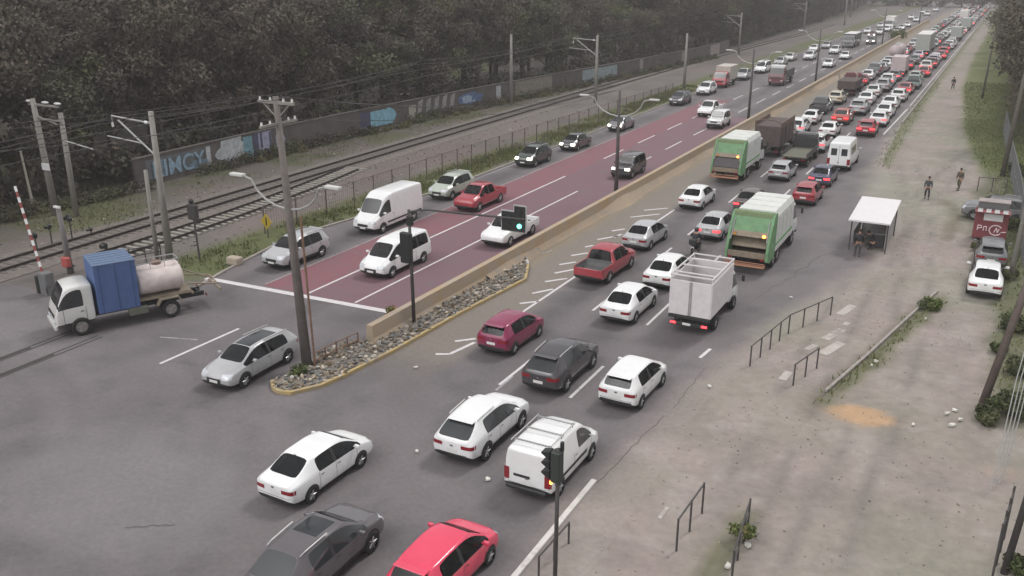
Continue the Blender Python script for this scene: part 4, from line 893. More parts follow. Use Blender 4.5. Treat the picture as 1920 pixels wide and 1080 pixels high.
mb = MB(); mb.box((0, -3.3, 1.05), (1.9, .08, .12)); mb.tube([(-.7, -3.2, 1.5), (-.9, -4.6, 1.3), (.7, -4.7, 1.3), (.7, -3.2, 1.6)], .045, 6); mb.tube([(.0, -3.1, 2.1), (.0, -4.7, 1.3)], .04, 6); mb.cyl((-.95, -4.75, .95), (.95, -4.75, .95), .07, n=8); mb.tube([(.6, -3.9, .8), (.6, -4.75, .95)], .04); mb.build('spray_boom', BEIGE, t)
for s in (-1, 1): MB().box((s * .8, -4.0, .78), (.25, .05, .12), .01).build('tail_light', TAIL, t)
place(t, -37.7, 28.6, R(153.4), 'white water truck with blue box and rusty tank turning onto the level crossing', 'truck', QB)

# tall dark dump truck, flatbed, far trucks
def box_lorry(name, cabc, boxm, x, y, yaw, Lb, Wb, z0, z1, label, group, top=None, oy=0, cab_s=1.15, boxname='cargo_box', extra=None, tails=False):
    t = empty(name); yc = Lb / 2 + 1.0; ax = (yc - .1, -Lb / 2 + 1.3) if Lb < 7 else (yc - .1, -Lb / 2 + 1.3, -Lb / 2 + 2.5)
    chassis(t, -Lb / 2, yc, ax, Wb / 2 - .2, .45 if Wb > 2.2 else .36); make_cab(t, PT[cabc], yc, Wb / 2 * .98, .1, cab_s)
    mb = MB(); mb.box((0, 0, (z0 + z1) / 2), (Wb, Lb, z1 - z0), .03); mb.build(boxname, boxm, t)
    if top: MB().box((0, 0, z1 + .02), (Wb + .04, Lb + .04, .07), .02).build('box_roof', top, t)
    mb = MB()
    for yy in np.linspace(-Lb / 2 + .4, Lb / 2 - .4, max(3, int(Lb / 1.2))):
        for s in (-1, 1): mb.box((s * (Wb / 2 + .012), yy, (z0 + z1) / 2), (.04, .06, z1 - z0 - .1))
    mb.build('box_rib', boxm, t)
    MB().box((0, -Lb / 2 - .03, .62), (Wb * .92, .1, .16), .02).build('rear_bumper', DARK, t)
    for s in (-1, 1): MB().box((s * Wb * .38, -Lb / 2 - .09, .64), (.3, .04, .14), .01).build('tail_light', TAILON if tails else TAIL, t)
    if extra: extra(t)
    return place(t, x, y, yaw, label, 'truck', group)
RB = mat('dump_body_rust', (.085, .065, .06), .85, noise=.35, scale=3)
def dump(t):
    mb = MB(); L2 = 2.9
    for s in (-1, 1): mb.box((s * 1.2, 0, 3.05), (.08, 5.8, .5), .01)
    mb.tube([(-1.2, -2.9, 3.35), (-.4, -2.9, 3.55), (.6, -2.9, 3.5), (1.25, -2.9, 3.2)], .05, 6); mb.build('upper_side', mat('dump_upper', (.14, .09, .07), .85, noise=.3), t)
box_lorry('dump_truck', 'brown', RB, -18.8, 88.5, 0, 5.8, 2.45, 1.05, 2.95, 'tall rusty dark dump truck ahead of the farther garbage truck', QA, extra=dump)
t = empty('flatbed_truck'); chassis(t, -2.6, 3.2, (2.9, -1.4), .9, .4); make_cab(t, PT['dkgrey'], 3.1, 1.0, .1, 1.0)
MB().box((0, -.3, 1.0), (2.2, 4.8, .12), .01).build('flat_deck', mat('deck_planks', (.13, .13, .10), .9, noise=.3, scale=4), t)
for s in (-1, 1): MB().box((s * 1.08, -.3, 1.22), (.05, 4.8, .34), .01).build('side_board', mat('side_board_dark', (.08, .075, .07), .8, noise=.3), t)
MB().box((0, 2.05, 1.5), (2.2, .08, .95), .01).build('headboard', DARK, t)
for s in (-1, 1): MB().box((s * .8, -2.72, .8), (.25, .05, .12), .01).build('tail_light', TAIL, t)
place(t, -15.5, 84.6, 0, 'dark empty flatbed truck ahead of the silver-pink hatchback', 'truck', QA)
def scrap(t):
    mb = MB(); 
    for s in (-1, 1): MB().tube([(s * 1.1, -2, 2.2), (s * 1.2, -2.3, 3.0), (s * .7, -2.2, 3.4)], .1, 6).build('load_hoop', mat('hoop_pale', (.4, .34, .3), .7), t)
    pass
box_lorry('open_truck', 'maroon', RB, -19.2, 136, 0, 5.6, 2.4, 1.0, 2.1, 'dark reddish open truck with pale hoops in the lane by the median', QA, extra=scrap)
PB = mat('pinkish_box', (.52, .43, .44), .6, 0, .12, 2); WBX = mat('box_white_top', (.68, .66, .64), .5, noise=.06); GRB = mat('grey_green_box', (.36, .38, .35), .6, noise=.12, scale=2)
box_lorry('small_box_truck', 'white', PB, -15.7, 163.5, 0, 4.6, 2.2, 1.0, 3.2, 'pinkish small box truck with glowing red tail lamps in the middle lane', QA, tails=True)
box_lorry('box_lorry', 'white', GRB, -15.7, 208, 0, 12.0, 2.5, 1.1, 4.2, 'large box lorry with bright white roof towering over the jam', QA, top=WBX, tails=True)
box_lorry('small_box_truck', 'white', GRB, -12.2, 249, 0, 5.6, 2.3, 1.0, 3.3, 'pale grey-green box truck beyond the large white-roofed lorry', QA)
box_lorry('small_box_truck', 'offwhite', GRB, -12.2, 291, 0, 6.0, 2.4, 1.0, 3.4, 'pale box truck farthest up the right lane', QA)
RBX = mat('cream_box', (.47, .44, .40), .65, 0, .12, 2)
box_lorry('small_box_truck', 'red', RBX, -37.2, 138, PI, 4.2, 2.2, 1.0, 3.0, 'red-cabbed truck with a cream cargo box in the kerb lane', QB, cab_s=.95)
box_lorry('box_truck', 'maroon', mat('tipper_grey', (.10, .10, .105), .7, noise=.25), -30.4, 145, PI, 5.2, 2.4, 1.0, 2.2, 'truck with dark red nose and white roof visor beside the second lamp post', QB, extra=lambda t: MB().box((0, 3.5, 2.78), (2.0, 1.0, .5), .08).build('roof_visor', PT['white'], t))
box_lorry('coach', 'grey', mat('coach_dark', (.10, .11, .12), .3, noise=.1), -31.8, 221, PI, 8.5, 2.5, .6, 2.9, 'dark-windowed coach with a white roof in the oncoming middle lane', QB, top=WBX, cab_s=1.1)
box_lorry('small_box_truck', 'white', WBX, -31.2, 285, PI, 6, 2.4, 1.0, 3.7, 'white box truck in the cluster beyond the median bush', QB)
box_lorry('coach', 'white', WBX, -15.6, 348, 0, 9, 2.5, .8, 3.2, 'white coach farthest away near the top edge', QA)
# tanker
t = empty('tanker_truck'); chassis(t, -3.6, 4.2, (3.9, -1.6, -2.8), 1.0, .48); make_cab(t, PT['pink'], 4.3, 1.15, .15, 1.1)
MB().cyl((0, -3.9, 2.1), (0, 3.0, 2.1), 1.12, n=24).build('tank', PB, t, True); MB().box((0, -.4, 3.24), (.7, 6, .1), .02).build('catwalk', STEEL, t)
for s in (-1, 1): MB().box((s * .9, -4.0, .8), (.3, .05, .14), .01).build('tail_light', TAIL, t)
place(t, -19.0, 190, 0, 'pink-white tanker truck beside the large box lorry', 'truck', QA)

# ================================================================== POLES, SIGNALS, FENCES
CONC = mat('pole_concrete', (.25, .235, .215), .85, noise=.2, scale=2); CONCD = mat('pole_dark', (.085, .075, .075), .8, noise=.25, scale=2); LAMPM = mat('lamp_housing', (.55, .55, .53), .5)
WOOD = mat('pole_wood', (.12, .105, .09), .9, noise=.3, scale=3); GALV = mat('galvanised', (.40, .40, .39), .5, .3, noise=.1); BLK = mat('signal_black', (.02, .022, .022), .5); IRON = mat('dark_iron', (.075, .07, .07), .7, .2, noise=.2)
def street_lamp(x, y, h, za, label, r0=.17, m=CONCD, lean=0, arms=True, reach=2.5, rise=1.5, group='street lamps along the median', z0=0):
    t = empty('street_lamp', (x, y, 0)); mb = MB(); mb.cyl((0, 0, z0), (lean, 0, h), r0, r0 * .52, 14); mb.build('pole', m, t, True)
    lx = lean * za / h
    if arms:
        for s in (-1, 1):
            pts = [(lx + s * .1, 0, za)] + [(lx + s * reach * math.sin(a) ** 1.0 * .8, -.1 * a, za + rise * (1 - math.cos(a))) for a in [R(20), R(40), R(60), R(80)]] + [(lx + s * reach, -.15, za + rise * .93)]
            a = MB().tube(pts, .045, 7).build('lamp_arm', GALV, t)
            MB().box((lx + s * (reach + .28), -.15, za + rise * .93), (.75, .26, .13), .04, seg=2).build('lamp_head', LAMPM, a)
    tag(t, label, 'street lamp', group); return t
L1 = street_lamp(-25.6, 28.4, 12.0, 7.3, 'tallest thick pole at the rubble island tip with two lamp arms and crossarms', .235, mat('pole_weathered', (.155, .135, .125), .85, noise=.3, scale=1.5), -.5, True, 2.3, 1.35, z0=.1)
mb = MB(); mb.box((-.5, 0, 11.75), (1.9, .1, .12)); mb.box((-.45, 0, 10.9), (.1, 2.2, .1)); mb.tube([(-1.2, 0, 11.7), (-.48, 0, 11.1)], .03); mb.tube([(.2, 0, 11.7), (-.48, 0, 11.1)], .03)
mb.build('crossarm', CONC, L1)
mb = MB()
for x in (-1.35, -.8, -.1, .35): mb.cyl((x, 0, 11.8), (x, 0, 11.95), .055, .035, 8)
for y in (-1, -.5, .6, 1): mb.cyl((-.45, y, 10.95), (-.45, y, 11.08), .055, .035, 8)
mb.build('insulators', mat('porcelain', (.7, .7, .68), .3), L1)
MB().tube([(.36, .12, .1), (.20, .12, 7)], .05, 8).build('conduit', RUST, L1)
street_lamp(-25.15, 64.0, 8.3, 6.4, 'dark lamp post on the barrier in front of the boxy dark off-roader')
street_lamp(-25.5, 105.4, 8.2, 6.6, 'dark lamp post on the barrier beside the two white cars', .16)
street_lamp(-25.1, 143, 8.2, 6.6, 'dark lamp post third along the barrier', .16)
street_lamp(-25.1, 218, 8.4, 6.6, 'dark lamp post by the green median bush', .16)
street_lamp(-25.1, 300, 8.4, 6.6, 'dark lamp post farthest up the median', .16)

def rail_mast(x, y, h, label, arms=1, lean=0, twin=False):
    t = empty('catenary_mast', (x, y, 0)); MB().cyl((0, 0, -.1), (lean, 0, h), .24, .15, 12).build('mast', CONC, t, True)
    if twin: MB().cyl((-.75, -.3, -.1), (-.75 + lean, -.3, h * .62), .15, .11, 10).build('strut_post', CONC, t, True)
    if arms:
        mb = MB(); x1 = -3.4
        mb.tube([(lean, 0, h - .7), (x1, 0, h - .5)], .055); mb.tube([(x1 + .5, 0, h - .7), (-.2 + lean, 0, h - 2.5)], .055); mb.tube([(-.9, 0, h - 1.95), (-4.0, 0, h - 1.75)], .045); mb.tube([(x1, 0, h - .5), (x1, 0, h - .9)], .03)
        mb.build('bracket', GALV, t)
        mb = MB(); mb.cyl((-.35, 0, h - .68), (-.6, 0, h - .66), .09, n=8); mb.cyl((x1, 0, h - .9), (x1, 0, h - 1.15), .07, n=8); mb.build('insulator', mat('porcelain', (.7, .7, .68)), t)
    return tag(t, label, 'catenary mast', 'masts along the railway')
rail_mast(-43.2, 36.6, 9.1, 'pale catenary mast with long brackets behind the water truck', twin=True)
rail_mast(-47.4, 112, 8.6, 'pale catenary mast with bracket standing inside the track curve')
rail_mast(-56.5, 105.4, 8.8, 'thin pale mast without bracket in front of the painted wall', arms=0)
rail_mast(-41.8, 132, 7.8, 'thin mast without bracket beside the roadside fence', arms=0)
rail_mast(-48.6, 188, 8.2, 'catenary mast with bracket beyond the end of the grassy verge')
rail_mast(-60, 130, 6.5, 'short thin mast close to the dark trees', arms=0)
rail_mast(-50.5, 262, 8, 'far catenary mast against the dark wood', arms=1)
rail_mast(-46, 300, 9, 'far slender mast left of the small pale cars', arms=0)
rail_mast(-52, 350, 9, 'farthest pale mast near the top edge', arms=0)

t = empty('twin_pole', (-59.2, 40.6, 0))
for s in (0, 1): MB().cyl((1.7 * s, .4 * s, 0), (1.7 * s - .5 * (1 - s) + .1, .4 * s, 8.3 - s * .9), .27 - .06 * s, .17, 12).build('mast', CONC, t, True)
mb = MB(); mb.box((.7, 0, 7.9), (3.2, .12, .14)); mb.box((.9, .1, 6.9), (2.2, .1, .12)); mb.tube([(-.3, 0, 7.1), (1.6, .2, 6.6)], .06); mb.build('crossarm', CONC, t)
mb = MB()
for x in (-.8, .9, 2.2): mb.ball((x, 0, 8.1), .22, (1.6, .7, .45))
mb.build('lamp_head', LAMPM, t); MB().box((.2, -.3, 3.6), (.8, .05, .5)).build('notice_board', PT['white'], t)
MB().tube([(2.2, 0, 5.6), (6.0, -.6, 5.4)], .06).build('bracket', GALV, t)
tag(t, 'pair of pale concrete poles joined by a crossarm at the far left', 'utility pole')
t = empty('guy_post', (*P(65, 398), 0)); MB().cyl((0, 0, 0), (-.35, 0, 4.4), .11, .07, 8).build('post', mat('post_pale', (.36, .34, .28), .8), t); MB().cyl((-.35, 0, 4.4), (-.36, 0, 4.5), .09, n=8).build('cap', GALV, t)
tag(t, 'short slanting pale post left of the twin poles', 'post')

# level crossing gear
t = empty('crossing_barrier', (*P(92, 552), 0)); MB().box((0, 0, .65), (.65, .55, 1.3), .05).build('cabinet', mat('cabinet_grey', (.15, .15, .155), .7, noise=.2), t); MB().box((-.55, -.1, .55), (.25, .3, 1.0), .04).build('counterweight', BLK, t)
a = Vector((-.25, 0, 1.25)); d = Vector((-1.3, .2, 4.6)); 
for k in range(14):
    nm = 'boom_band_white' if k % 2 else 'boom_band_red'
mbw = MB(); mbr = MB()
for k in range(16):
    q0 = a + d * (k / 16); q1 = a + d * ((k + 1) / 16); (mbw if k % 2 else mbr).cyl(q0, q1, .075, .07, 8)
b1 = mbw.build('boom', PT['white'], t); mbr.build('boom_stripe', mat('boom_red', (.28, .07, .06), .6), b1)
tag(t, 'raised red and white crossing gate boom at the far left', 'crossing gate')
def dwarf(px, py, h, label, sz=.32, twin=False):
    t = empty('crossing_signal', (*P(px, py), 0)); MB().cyl((0, 0, 0), (0, 0, h), .05, n=8).build('post', IRON, t)
    MB().box((0, 0, h + .1), (sz, .2, sz * 1.1), .04).build('signal_head', BLK, t)
    mb = MB()
    for s in ((-1, 1) if twin else (0,)): mb.cyl((s * .3, -.1, h + .1), (s * .3, -.3, h + .1), sz * .42, n=14)
    mb.build('lamp_hood', BLK, t); return tag(t, label, 'railway signal', 'signals at the level crossing')
dwarf(70, 470, .9, 'black crossing signal just right of the gate boom'); dwarf(98, 458, 1.1, 'black crossing signal between the gate boom and dark mast', .28)
dwarf(136, 450, 1.4, 'black double-hooded crossing signal beside the track', .4, True); dwarf(199, 478, .5, 'low round black crossing signal above the blue truck box', .36); dwarf(172, 442, .35, 'lowest black crossing signal far side of the track', .2)
t = empty('signal_post', (*P(133, 512), 0)); MB().cyl((0, 0, 0), (-.15, 0, 4.0), .2, .14, 10).build('post', mat('post_grey', (.17, .16, .155), .8, noise=.2), t, True); MB().box((.05, -.22, .75), (.55, .3, .6), .05).build('red_box', mat('box_red', (.42, .09, .08), .6, noise=.2), t); MB().box((-.1, -.1, 4.0), (.5, .12, .12)).build('top_plate', PT['white'], t)
tag(t, 'grey post with a red box behind the water truck cab', 'post')
t = empty('signal_post', (*P(375, 490), 0)); MB().cyl((0, 0, 0), (-.1, 0, 3.0), .06, n=8).build('post', IRON, t); MB().box((-.1, 0, 3.1), (.72, .3, .95), .06).build('signal_head', mat('signal_brown', (.05, .045, .045), .7), t); MB().ball((-.15, 0, 3.75), .16).build('bell', BLK, t); MB().box((.3, 0, 2.6), (.2, .2, .3), .03).build('side_box', BLK, t)
tag(t, 'thin dark post carrying a blackish signal box on the grass verge', 'signal')
t = empty('warning_sign', (*P(503, 445), 0)); MB().cyl((0, 0, 0), (0, 0, 1.7), .04, n=8).build('post', IRON, t)
YS_ = mat('sign_yellow', (.42, .30, .03), .6, noise=.12); mb = MB(); mb.prism([(0, .55), (.48, 1.1), (0, 1.65), (-.48, 1.1)], -.06, -.03, 'y'); pl = mb.build('sign_plate', YS_, t)
mb = MB(); mb.box((0, -.065, 1.1), (.09, .012, .55)); mb.build('sign_symbol', BLK, pl)
tag(t, 'yellow diamond warning sign on the verge left of the tall lamp pole', 'sign')
t = empty('concrete_block', (*P(441, 496), 0)); MB().box((0, 0, .25), (.9, .6, .5), .12, seg=2).build('concrete_block', mat('block_pale', (.40, .34, .27), .9, noise=.2), t)
D.objects.remove(t.children[0]) if False else None
bl = t.children[0]; bl.parent = None; bl.location = t.location; D.objects.remove(t); tag(bl, 'pale boulder-like concrete block on the kerb near the stop line', 'block')

# signal mast over the barrier with the L-shaped board
t = empty('traffic_light', (-24.3, 35.0, .1)); MB().cyl((0, 0, 0), (-.05, 0, 5.85), .095, .07, 10).build('mast', IRON, t, True)
MB().tube([(-.05, 0, 5.75), (.9, .05, 5.95), (6.1, .25, 6.1)], .05, 8).build('mast_arm', IRON, t)
gl = mat('backboard_rim', (.42, .42, .42), .6); bx, bz = -.22, .72
def bp_(q): return [(5.7 + (x - 5.7) * .9 + bx, 5.4 + (z - 5.4) * .9 + bz) for x, z in q]
hd = MB(); hd.prism(bp_([(5.0, 5.72), (5.0, 4.62), (6.45, 4.62), (6.45, 6.05), (5.72, 6.05), (5.72, 5.72)]), .30, .34, 'y'); rim_ = hd.build('backboard', gl, t)
hd = MB(); hd.prism(bp_([(5.06, 5.66), (5.06, 4.68), (6.39, 4.68), (6.39, 5.99), (5.78, 5.99), (5.78, 5.66)]), .26, .295, 'y'); hd.build('board_face', BLK, rim_)
for (x, z, on) in ((6.08, 5.72, 0), (6.08, 5.35, 0), (6.08, 4.97, 1), (5.45, 5.35, 0), (5.45, 4.97, 0)):
    (x, z), = bp_([(x, z)]); MB().cyl((x, .26, z), (x, .22, z), .11, n=14).build('signal_lens', mat('lens_green_lit', (.1, .8, .6), .3, emit=(.15, 1, .65), es=3) if on else mat('lens_dark', (.03, .035, .03), .3), t)
MB().box((-.20, -.12, 3.95), (.62, .28, 1.55), .05).build('signal_head', BLK, t)
MB().box((-.05, .05, 5.3), (.3, .25, .5), .04).build('signal_head', BLK, t)
tag(t, 'traffic light mast on the island with a long arm and an L-shaped board', 'traffic light')
t = empty('traffic_light', (-9.1, 19.6, 0)); MB().cyl((0, 0, 0), (.04, 0, 4.75), .065, .055, 10).build('mast', IRON, t, True)
h_ = MB().box((0, 0, 4.2), (.29, .29, .95), .035).build('signal_head', mat('signal_dkgreen', (.03, .04, .035), .6), t)
for z in (3.92, 4.22, 4.52):
    mb = MB(); mb.prism([(-.17, z - .13), (-.42, z + .04), (-.42, z + .07), (-.17, z + .13)], -.13, .13, 'y'); mb.build('visor', BLK, t); MB().cyl((-.17, 0, z), (-.19, 0, z), .11, n=12).build('signal_lens', mat('lens_grey', (.25, .26, .25), .3), t)
MB().box((.1, .1, 4.78), (.1, .1, .3), .02).build('bracket', BLK, t)
tag(t, 'single traffic light with three hoods in front of the white cargo van', 'traffic light')

# fences and railings
def fence(name, pts, h, gap, label, cat='fence', m=IRON, rails=(.95,), wires=False, post_r=.035):
    x0, y0 = pts[0]; t = empty(name, (x0, y0, 0)); L = 0; mb = MB(); mw = MB()
    for a, b in zip(pts[:-1], pts[1:]):
        for rz in rails: mb.cyl((a[0] - x0, a[1] - y0, rz * h), (b[0] - x0, b[1] - y0, rz * h), .03, n=6)
        d = math.hypot(b[0] - a[0], b[1] - a[1]); n = max(1, int(round(d / gap)))
        for k in range(n + (1 if b == pts[-1] else 0)):
            q = (a[0] + (b[0] - a[0]) * k / n - x0, a[1] + (b[1] - a[1]) * k / n - y0)
            MB().cyl((*q, -.05), (*q, h), post_r, n=8).build('post', m, t)
        if wires:
            n2 = int(d / .22)
            for k in range(n2): q = (a[0] + (b[0] - a[0]) * k / n2 - x0, a[1] + (b[1] - a[1]) * k / n2 - y0); mw.cyl((*q, .08), (*q, h * .93), .009, n=3, caps=False)
            for z in np.arange(.15, h * .93, .3): mw.cyl((a[0] - x0, a[1] - y0, z), (b[0] - x0, b[1] - y0, z), .009, n=3, caps=False)
    mb.build('rail', m, t)
    if wires: mw.build('wire_mesh', m, t)
    return tag(t, label, cat)
FP = mat('fence_brown', (.13, .10, .095), .8, noise=.2)
fence('wire_fence', [(-42.4, 44), (-41.8, 53), (-41.6, 70), (-41.0, 95), (-40.2, 122)], 1.85, 2.6, 'long wire mesh fence with dark posts between road verge and railway', m=FP, rails=(.97,), wires=True, post_r=.05)
fence('metal_railing', [P(215, 502), P(303, 486)], 1.0, 1.1, 'short dark railing behind the blue truck box', 'railing', rails=(.95, .5))
fence('metal_railing', [P(1406, 686), P(1478, 625), P(1557, 590)], 1.0, 1.25, 'longest dark pedestrian railing on the dirt pavement', 'railing', rails=(.97,))
fence('metal_railing', [P(1487, 722), P(1531, 690)], 1.0, 1.2, 'short dark railing next to the longest one', 'railing', rails=(.97,))
fence('metal_railing', [P(1268, 1032), P(1316, 962)], 1.15, 1.1, 'short dark railing near the bottom right of the van lane', 'railing', rails=(.97,))
fence('metal_railing', [P(1372, 1085), P(1402, 985)], 1.0, .9, 'dark railing overgrown with weeds at the bottom', 'railing', rails=(.97, .5))
fence('metal_railing', [P(1010, 1085), P(1066, 1020)], .8, .8, 'low railing beside the kerb at the single traffic light', 'railing', rails=(.97,))
fence('metal_railing', [P(590, 690), P(632, 668), P(672, 650)], .75, .8, 'rusty bent railing on the tip of the rubble island', 'railing', m=RUST, rails=(.95, .45))
fence('steel_fence', [P(1860, 1085), P(1882, 1010)], 1.9, .9, 'dark steel fence posts in the bottom right corner', m=IRON, rails=(.9,))
fence('bar_gate', [P(1832, 358), P(1885, 362)], 1.15, 1.2, 'dark horizontal bar gate behind the red kiosk', 'gate', rails=(.97,))
fence('boundary_fence', [(2.6, 60), (2.2, 75), (1.4, 92), (.6, 112)], 2.3, 2.4, 'grey fence along the right edge of the path', m=mat('fence_grey', (.16, .16, .165), .7, noise=.2), rails=(.97, .5), wires=True, post_r=.06)
def upole(x, y, h, r, label, lean=0, ly=0, m=WOOD, bars=True):
    t = empty('utility_pole', (x, y, 0)); MB().cyl((0, 0, -.1), (lean, ly, h), r, r * .7, 10).build('pole', m, t, True)
    if bars: MB().box((lean, ly, h - .4), (1.8, .1, .12)).build('crossarm', m, t)
    return tag(t, label, 'utility pole')
upole(1.0, 87.4, 11.5, .2, 'dark utility pole at the right beside the bar gate', .4)
upole(1.25, 38.9, 9.5, .17, 'leaning brown pole rising from the bushes at the right edge', 1.4, 1.0, mat('pole_reddish', (.14, .11, .10), .85, noise=.25))
upole(2.25, 26.8, 7.5, .11, 'dark steel pole in the bottom right corner', .55, .6, IRON)
upole(-2.5, 140, 9, .15, 'slim dark pole in front of the right-hand trees', .2)
upole(2.0, 57, 11, .16, 'grey pole beside the parked white car', .3, .4, CONC)
# slack cables hanging at the right edge
mb = MB()
for k in range(4): mb.tube([(1.75 + .12 * k, 31.5 + .3 * k, .1), (1.95 + .15 * k, 33.4 + .3 * k, 3.5), (2.6 + .2 * k, 37, 9.0)], .02, 5)
tag(mb.build('guy_cables', GALV), 'bundle of pale steel guy cables at the right edge', 'cable')

def wire(pts, sag, r, label, nm='overhead_wire'):
    q = []
    for a, b in zip(pts[:-1], pts[1:]):
        for k in range(10): f = k / 10; q.append((a[0] + (b[0] - a[0]) * f, a[1] + (b[1] - a[1]) * f, a[2] + (b[2] - a[2]) * f - sag * 4 * f * (1 - f)))
    q.append(pts[-1]); return tag(MB().tube(q, r, 4).build(nm, mat('wire_dark', (.05, .045, .045), .7)), label, 'cable', 'overhead railway and power wires')
ms = [(-46.6, 4), (-46.6, 36.6), (-49.5, 75), (-50.8, 112), (-51.5, 150), (-52.0, 188), (-54, 262), (-55, 340)]
for z, sg, dx in ((8.5, .5, 0), (7.0, .1, 0), (8.0, .6, -1.2), (6.9, .1, -4.0)): wire([(x + dx, y, z) for x, y in ms], sg, .022, 'dark overhead wire strung along the railway masts')
for dx, z in ((-1.3, 12), (.35, 12), (-.5, 11.1)): wire([(-25.6 + dx - 20, 8, z), (-25.6 + dx, 28.4, z), (-25.4, 64, 8.3)], .8, .014, 'thin wire running from the tallest pole down the median')

# ------------------------------------------------------------------ painted wall
wp = np.array([P(*p) for p in [(270, 352), (400, 318), (500, 290), (690, 238), (830, 213), (950, 190), (1190, 145), (1290, 112), (1400, 88)]])
wf_ = np.polyfit(wp[:, 1], wp[:, 0], 3)
def wx(y): return float(np.polyval(wf_, y))
WALLM = mat('wall_grey_render', (.105, .092, .086), .9, noise=.3, scale=.7, world=True)
wall = empty('graffiti_wall', (wx(49), 49, 0)); mb = MB(); y0 = 49
wallpoly(mb, [(wx(y) - wx(49), y - 49) for y in np.arange(49, 196, 3)], [(-.12, 0), (-.12, 2.35), (.12, 2.35), (.12, 0)])
mb.build('wall_body', WALLM, wall); mb = MB(); wallpoly(mb, [(wx(y) - wx(49), y - 49) for y in np.arange(49, 196, 3)], [(-.17, 2.355), (-.17, 2.43), (.17, 2.43), (.17, 2.355)]); mb.build('coping', mat('coping_pale', (.14, .125, .115), .9, noise=.3), wall)
tag(wall, 'long low grey wall with painted graffiti behind the railway', 'wall')
def onwall(name, polys, col, ya, zoff=0):
    """polys in (distance along wall, height) laid 1.5 cm proud of the wall face"""
    m = mat('graffiti_' + name, col, .7, noise=.4, scale=2.2); V = []; F = []
    for poly in polys:
        n = len(V)
        for (d, z) in poly:
            y = ya + d; nx = -(wx(y + 1) - wx(y - 1)) / 2; V.append((wx(y) + .137 + zoff - wx(49), y - 49, z * .9))
        F.append(tuple(range(n, len(V))))
    me = D.meshes.new('graffiti'); me.from_pydata(V, [], F); link('graffiti', me, m, wall)
def rectp(a, b, z0, z1, sk=.0): return [(a, z0), (b, z0 + sk), (b + sk, z1 + sk), (a + sk, z1)]
def blob(c, z, rx, rz, seed=1, n=16):
    r_ = random.Random(seed); return [(c + rx * math.cos(2 * PI * k / n) * r_.uniform(.75, 1.1), z + rz * math.sin(2 * PI * k / n) * r_.uniform(.75, 1.1)) for k in range(n)]
def yat(px, py): return P(px, py)[1]
# letters painted along the wall (made from a text outline)
def wall_text(txt, ya, size, z, col, stretch=1.0):
    cu = D.curves.new('letters', 'FONT'); cu.body = txt; cu.size = size; cu.fill_mode = 'FRONT' if hasattr(cu, 'fill_mode') else cu.fill_mode; cu.offset = .03; o = D.objects.new('letters', cu); C.objects.link(o)
    dg = bpy.context.evaluated_depsgraph_get(); dg.update(); me = D.meshes.new_from_object(o.evaluated_get(dg)); D.objects.remove(o)
    for v in me.vertices:
        y = ya + v.co.x * stretch; v.co = (wx(y) + .215 - wx(49), y - 49, (z + v.co.y) * .9)
    me.materials.clear(); link('graffiti', me, mat('graffiti_' + 'x'.join('%02d' % int(c * 99) for c in col), col, .7, noise=.45, scale=2.2), wall)
yA = yat(290, 348)
onwall('backing', [rectp(0, 6.4, .5, 2.3)], (.12, .13, .14), yA - .4)
onwall('dusk', [blob(1.2, 1.3, .9, .8, 31), blob(5.5, .8, 1.4, .5, 32)], (.16, .22, .28), yA, .02)
wall_text('RIMCY', yA + .2, 2.2, .55, (.25, .36, .46), .92)
onwall('offwhite', [rectp(yat(383, 318) - yA, yat(392, 316) - yA, .4, 2.3), blob(yat(425, 303) - yA, 1.2, 2.6, .95, 3), rectp(yat(402, 310) - yA, yat(438, 300) - yA, 1.7, 2.5, .1)], (.44, .46, .48), yA)
onwall('teal', [rectp(yat(449, 300) - yA, yat(468, 296) - yA, .3, 2.4)], (.16, .30, .36), yA, .01)
onwall('lilac', [rectp(yat(470, 292) - yA, yat(493, 286) - yA, .4, 2.5), blob(yat(508, 282) - yA, 1.3, .7, 1.0, 6)], (.34, .34, .46), yA, .005)
onwall('navy', [rectp(yat(468, 295) - yA, yat(475, 293) - yA, .3, 2.5), rectp(yat(480, 292) - yA, yat(484, 291) - yA, .9, 2.5), rectp(yat(497, 288) - yA, yat(500, 287) - yA, .3, 2.4)], (.07, .07, .13), yA, .015)
yB = yat(655, 240)
onwall('skyblue', [rectp(0, yat(690, 235) - yB, .35, 2.2), blob(yat(695, 233) - yB, 1.3, 1.5, 1.1, 9)], (.22, .44, .55), yB); onwall('navy', [rectp(-1.8, 0, .2, 2.3)], (.09, .11, .18), yB, -.005)
onwall('cream', [rectp(yat(736, 225) - yB, yat(746, 222) - yB, .3, 2.0)], (.40, .36, .32), yB); onwall('grey', [rectp(yat(755, 222) - yB + 1.6 * k, yat(755, 222) - yB + .9 + 1.6 * k, .7, 2.3, .3) for k in range(5)], (.30, .30, .29), yB)
onwall('blue', [blob(yat(842, 200) - yB, 1.4, 3.2, .85, 12)], (.10, .15, .28), yB); onwall('paleblue', [blob(yat(836, 201) - yB, 1.4, 1.2, .6, 13), rectp(yat(846, 200) - yB, yat(855, 198) - yB, .8, 1.1)], (.3, .38, .48), yB, .006)
onwall('offwhite', [rectp(yat(934, 193) - yB, yat(941, 191) - yB, .3, 2.4)], (.5, .5, .58), yB)
onwall('dusty', [rectp(yat(975, 186) - yB, yat(1045, 172) - yB, .2, 2.5)], (.22, .195, .16), yB)
onwall('pale_panel', [rectp(yat(1067, 137) * 0 + 128 - yB, 139 - yB, .3, 2.4), blob(134 - yB, 1.5, 4, .8, 21)], (.27, .32, .34), yB); onwall('plaster', [rectp(147 - yB, 166 - yB, .3, 2.55), rectp(180 - yB, 186 - yB, .3, 2.5)], (.30, .26, .25), yB)
